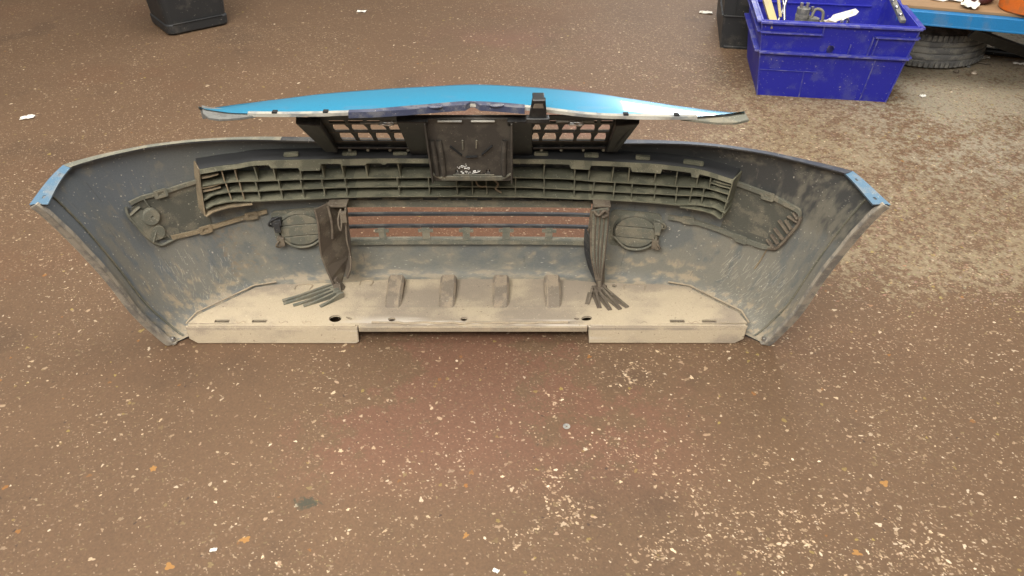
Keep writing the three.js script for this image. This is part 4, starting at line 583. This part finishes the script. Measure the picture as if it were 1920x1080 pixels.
// dark box behind the blue crate
{
  const g = thing('storage_box', 'dark grey plastic box half hidden behind the left of the blue crate', 'box', 1.118, 0, -2.16, -10 * Math.PI / 180);
  const k = crateFrame(g, .40, .44, .5, .54, .34), { F, L, R, B } = k; const sq4 = (P, flip) => { const q = [[0, 0], [1, 0], [1, 1], [0, 1]].map(([a, t]) => P(flip ? 1 - a : a, t)); return ribbon([q[0], q[1]], [q[3], q[2]], .006); };
  part('wall', [boxUV(sq4(F)), boxUV(sq4(L, true)), boxUV(sq4(R)), boxUV(sq4(B, true)), obox(V(.2, .006, -.25), X, Y, Z, .4, .008, .5)], M.bin, g);
  const bar = (P, t, d, h) => beam(P(0, t, d / 2), P(1, t, d / 2), d, h, Y, .002);
  part('rim', [bar(F, .985, .02, .012), bar(L, .985, .02, .012), bar(R, .985, .02, .012), bar(B, .985, .02, .012)], M.bin, g); part('moulding', [bar(F, .46, .010, .006), bar(L, .46, .010, .006)], M.bin, g);
  each('upright_rib', [.12, .3, .5, .7].map(a => beam(F(a, .48, .004), F(a, .97, .004), .006, .008, Z, .001)), M.bin, g); part('foot', [beam(F(.03, .02, .006), F(.97, .02, .006), .01, .012, Y, .003)], M.bin, g);
}
// dark bin at the upper left
{
  const g = thing('waste_bin', 'dark grey square plastic bin at the upper left, its top out of view', 'bin', -1.614, 0, -2.304, 38.1 * Math.PI / 180);
  const lathe = (x0, x1, z0, z1, y, r) => roundRect(x0, z0, x1, z1, r, 5).map(p => V(p[0], y, -p[1]));
  const rings = [[0, .012, .03], [.012, .0, .036], [.05, -.002, .036], [.056, .004, .034], [.25, -.012, .04], [.52, -.032, .045], [.525, -.05, .05], [.545, -.05, .05], [.545, -.034, .045], [.28, -.006, .034], [.02, .02, .03]].map(([y, i, r]) => lathe(i, .315 - i, i, .29 - i, y, r));
  const pos = []; for (let j = 0; j < rings.length - 1; j++) for (let i = 0, n = rings[0].length; i < n; i++) { const a = rings[j][i], b = rings[j][(i + 1) % n], c = rings[j + 1][i], d = rings[j + 1][(i + 1) % n]; pos.push(a, b, d, a, d, c); }
  const geo = new THREE.BufferGeometry(); geo.setAttribute('position', new THREE.Float32BufferAttribute(pos.flatMap(v => [v.x, v.y, v.z]), 3)); geo.computeVertexNormals();
  part('bin_wall', [geo], M.bin, g); part('bin_floor', [obox(V(.157, .018, -.145), X, Y, Z, .28, .006, .26)], M.bin, g); part('bin_rib', [beam(V(.03, .056, .003), V(.285, .056, .003), .006, .006, Y, .002)], M.bin, g);
}
// tyre lying under the shelf
{
  const g = thing('tyre', 'worn black tyre lying flat under the blue shelf beam right of the blue crate', 'tyre', 2.05, 0, -2.165, .3), Rr = .31, W = .172;
  const prof = []; const add = (r, y) => prof.push(new THREE.Vector2(r, y)); add(.20, .012); add(.235, .0); add(.285, .004); add(.303, .018);
  for (const y of [.044, .074, .104, .132]) { add(.309, y - .004); add(.302, y - .003); add(.302, y + .003); add(.309, y + .004); } add(.304, W - .018); add(.287, W - .003); add(.235, W); add(.20, W - .012); add(.195, W - .02); add(.215, W - .03); add(.26, W / 2); add(.215, .03); add(.195, .02); add(.20, .012);
  part('casing', [flat(new THREE.LatheGeometry(prof, 72))], M.tyre, g);
  const blocks = []; for (let i = 0; i < 84; i++) { const a = i / 84 * 6.283; for (const [y, h, sk] of [[W - .026, .028, .0], [.027, .024, 0]]) { const c = V(Math.cos(a) * .3085, y, -Math.sin(a) * .3085); blocks.push(obox(c, V(-Math.sin(a), sk, -Math.cos(a)).normalize(), Y, V(Math.cos(a), 0, -Math.sin(a)), .016, h, .008, .001)); } }
  const tb = part('tread_blocks', blocks, M.tyre, g); tb.userData.kind = 'stuff';
}
// shelf with blue beam and board
const bd = V(.955, 0, .296).normalize(), bn = V(-.296, 0, .955).normalize(), bAt = (s, y, d = 0) => V(1.70, y, -1.755).addScaledVector(bd, s).addScaledVector(bn, d);
{
  const g = thing('shelf_rack', 'low shelf with bright blue steel beam and wooden board, upper right corner', 'shelf', 0, 0, 0);
  part('beam', [obox(bAt(1.21, .281, -.02), bd, Y, bn, 2.36, .058, .04, .004), obox(bAt(1.21, .258, -.002), bd, Y, bn, 2.34, .008, .006, .002)], M.beam, g, 'blue steel beam along the shelf front'); part('beam', [obox(bAt(1.21, .272, -.82), bd, Y, bn, 2.36, .064, .04, .004)], M.beam, g);
  part('board', [obox(bAt(1.21, .3165, -.43), bd, Y, bn, 2.34, .013, .80, .002)], M.wood, g);
  for (const [s, d] of [[2.07, -.02], [2.07, -.82], [.06, -.82]]) part('post', [obox(bAt(s, .7, d), bd, Y, bn, .06, 1.4, .05, .003)], M.beam, g);
}
{
  const o = thing('orange_tub', 'orange plastic tub on the shelf board in the upper right corner', 'tub', 0, 0, 0), c = V(2.225, .3225, -1.70);
  const prof = [[0, 0], [.09, 0], [.10, .008], [.113, .15], [.120, .155], [.120, .17], [.108, .17], [.094, .02], [0, .014]].map(p => new THREE.Vector2(...p));
  part('tub_wall', [flat(new THREE.LatheGeometry(prof, 40).translate(c.x, c.y, c.z))], M.orange, o); part('handle', [tube([[-.118, .13, 0], [-.09, .10, .08], [0, .08, .118], [.09, .10, .08], [.118, .13, 0]].map(p => V(...p).add(c)), .004, 24)], M.black, o);
  const h = thing('hose', 'dark red rubber hose on the shelf board beside the orange tub', 'hose', 0, 0, 0); part('hose_body', [tube([V(2.03, .344, -1.86), V(2.07, .344, -1.77), V(2.12, .344, -1.80), V(2.14, .344, -1.92)], .021, 26, 10)], M.maroon, h);
  const crumple = (name, label, c, sx, sz, seed, lift, mat = M.paper, turn = 0, cat = 'paper scrap', group) => {
    const g = thing(name, label, cat, c.x, c.y, c.z, turn, group), R = rng(seed), n = 7, pos = [], P = [];
    for (let j = 0; j <= n; j++) for (let i = 0; i <= n; i++) { const e = 1 - .25 * noise(i * .9 + seed, j * .9, seed); P.push(V((i / n - .5) * sx * e, .0015 + lift * noise(i * .7, j * .8, seed + 5) ** 1.5, (j / n - .5) * sz * (1 - .35 * noise(i * .8, seed, 3)))); }
    const W = n + 1, A = k => P[k], U = k => P[k].clone().add(V(0, -.0012, 0));
    for (let j = 0; j < n; j++) for (let i = 0; i < n; i++) { const a = j * W + i, b = a + 1, d = a + W, e = d + 1; pos.push(A(a), A(d), A(b), A(b), A(d), A(e), U(a), U(b), U(d), U(b), U(e), U(d)); }
    const edge = (a, b) => pos.push(A(a), A(b), U(b), A(a), U(b), U(a)); for (let i = 0; i < n; i++) { edge(i, i + 1); edge(n * W + i + 1, n * W + i); edge((i + 1) * W, i * W); edge(i * W + n, (i + 1) * W + n); }
    const geo = new THREE.BufferGeometry(); geo.setAttribute('position', new THREE.Float32BufferAttribute(pos.flatMap(v => [v.x, v.y, v.z]), 3)); geo.computeVertexNormals(); part('sheet', [geo], mat, g); return g; };
  crumple('paper_scrap', 'crumpled white paper on the shelf board, the pointed piece nearest the blue beam', V(2.02, .3225, -1.745), .075, .15, 5, .03, M.paper, -.55);
  crumple('paper_scrap', 'flat white paper sheet at the back of the shelf board', V(1.955, .3225, -1.835), .15, .07, 6, .012, M.paper, -.3);
  crumple('paper_scrap', 'white paper scrap on the brown floor left of the bumper', V(-1.849, 0, -1.351), .062, .030, 7, .010, M.paper, .35);
  crumple('paper_scrap', 'white paper scrap on the floor at the top edge between bin and crate', V(-.714, 0, -2.709), .055, .032, 8, .008, M.paper, -.1);
  crumple('paper_scrap', 'pale paper scrap on the floor left of the dark box', V(1.152, 0, -2.68), .075, .034, 9, .010, M.paper, -.3);
  crumple('paper_scrap', 'small white scrap on the sandy floor in front of the tyre', V(1.851, 0, -1.569), .030, .022, 10, .006, M.paper, .5);
  crumple('plastic_shred', 'shiny white shred on the floor under the right end of the beam', V(2.46, 0, -2.16), .07, .035, 12, .02, M.paper, 1.0, 'plastic scrap');
  crumple('plastic_shred', 'white shred on the floor beside the black strip right of the tyre', V(2.334, 0, -2.01), .05, .025, 13, .012, M.paper, .5, 'plastic scrap');
  crumple('plastic_shred', 'white shred at the right edge of the picture below the black rail', V(2.452, 0, -1.94), .05, .022, 14, .008, M.paper, -.4, 'plastic scrap');
  crumple('paint_flake', 'white flake on the floor at the bottom left of the middle', V(-.485, 0, .644), .016, .008, 15, .003, M.paper, .3, 'flake');
  crumple('paint_flake', 'white flake on the floor at the bottom edge right of the middle', V(.072, 0, .69), .014, .010, 16, .003, M.paper, -.5, 'flake');
  // clods beside the tyre
  const clod = (label, x, z, s, seed, mat) => { const g = thing('dirt_clod', label, 'dirt', x, 0, z, seed), geo = new THREE.IcosahedronGeometry(s, 2), p = geo.attributes.position; for (let i = 0; i < p.count; i++) { const v = V().fromBufferAttribute(p, i), k = .7 + .6 * fbm(v.x / s * 1.3 + seed, v.y / s * 1.3 + v.z / s, 3, seed); v.multiplyScalar(k); p.setXYZ(i, v.x, Math.max(-s * .5, v.y * .7), v.z); } geo.computeVertexNormals(); part('lump', [geo.translate(0, s * .5, 0)], mat, g); };
  clod('dark lump of dirt on the floor at the foot of the tyre', 2.115, -1.835, .013, 3, M.brown); clod('brown pale lump on the floor right of the dark lump by the tyre', 2.185, -1.815, .014, 5, M.cast); clod('small black lump on the floor between tyre and black strip', 2.20, -1.90, .009, 8, M.tyre);
  const w = thing('washer', 'small pale round washer lying on the floor in front of the bumper', 'washer', .229, 0, .317); part('disc', [flat(new THREE.LatheGeometry([[.0022, .0005], [.0078, .0005], [.0085, .001], [.0085, .0018], [.0078, .0022], [.0025, .0022], [.0022, .0005]].map(q => new THREE.Vector2(...q)), 28))], M.primer, w);
  const rl = thing('trim_rail', 'black trim rail leaning from the shelf beam down to the floor at the right edge', 'rail', 0, 0, 0); part('rail_body', [beam(V(2.06, .215, -1.735), V(2.62, .012, -1.905), .012, .046, V(.3, .9, .35).normalize(), .004), beam(V(2.06, .236, -1.725), V(2.62, .034, -1.897), .018, .006, V(.3, .9, .35).normalize(), .002)], M.black, rl);
  const rs = thing('rubber_strip', 'flat dark rubber strip on the floor between tyre and trim rail', 'strip', 0, 0, 0); part('strip_body', [beam(V(2.28, .008, -2.12), V(2.75, .008, -1.95), .05, .012, Y, .004), beam(V(2.28, .017, -2.14), V(2.75, .017, -1.97), .012, .008, Y, .003)], M.bin, rs);
  const tw = thing('twig', 'thin dark twig on the floor right of the tyre', 'twig', 0, 0, 0); part('stem', [tube([V(2.235, .003, -1.97), V(2.27, .008, -1.94), V(2.315, .003, -1.925)], .0028, 12, 5)], M.brown, tw);
}
renderer.render(scene, camera);
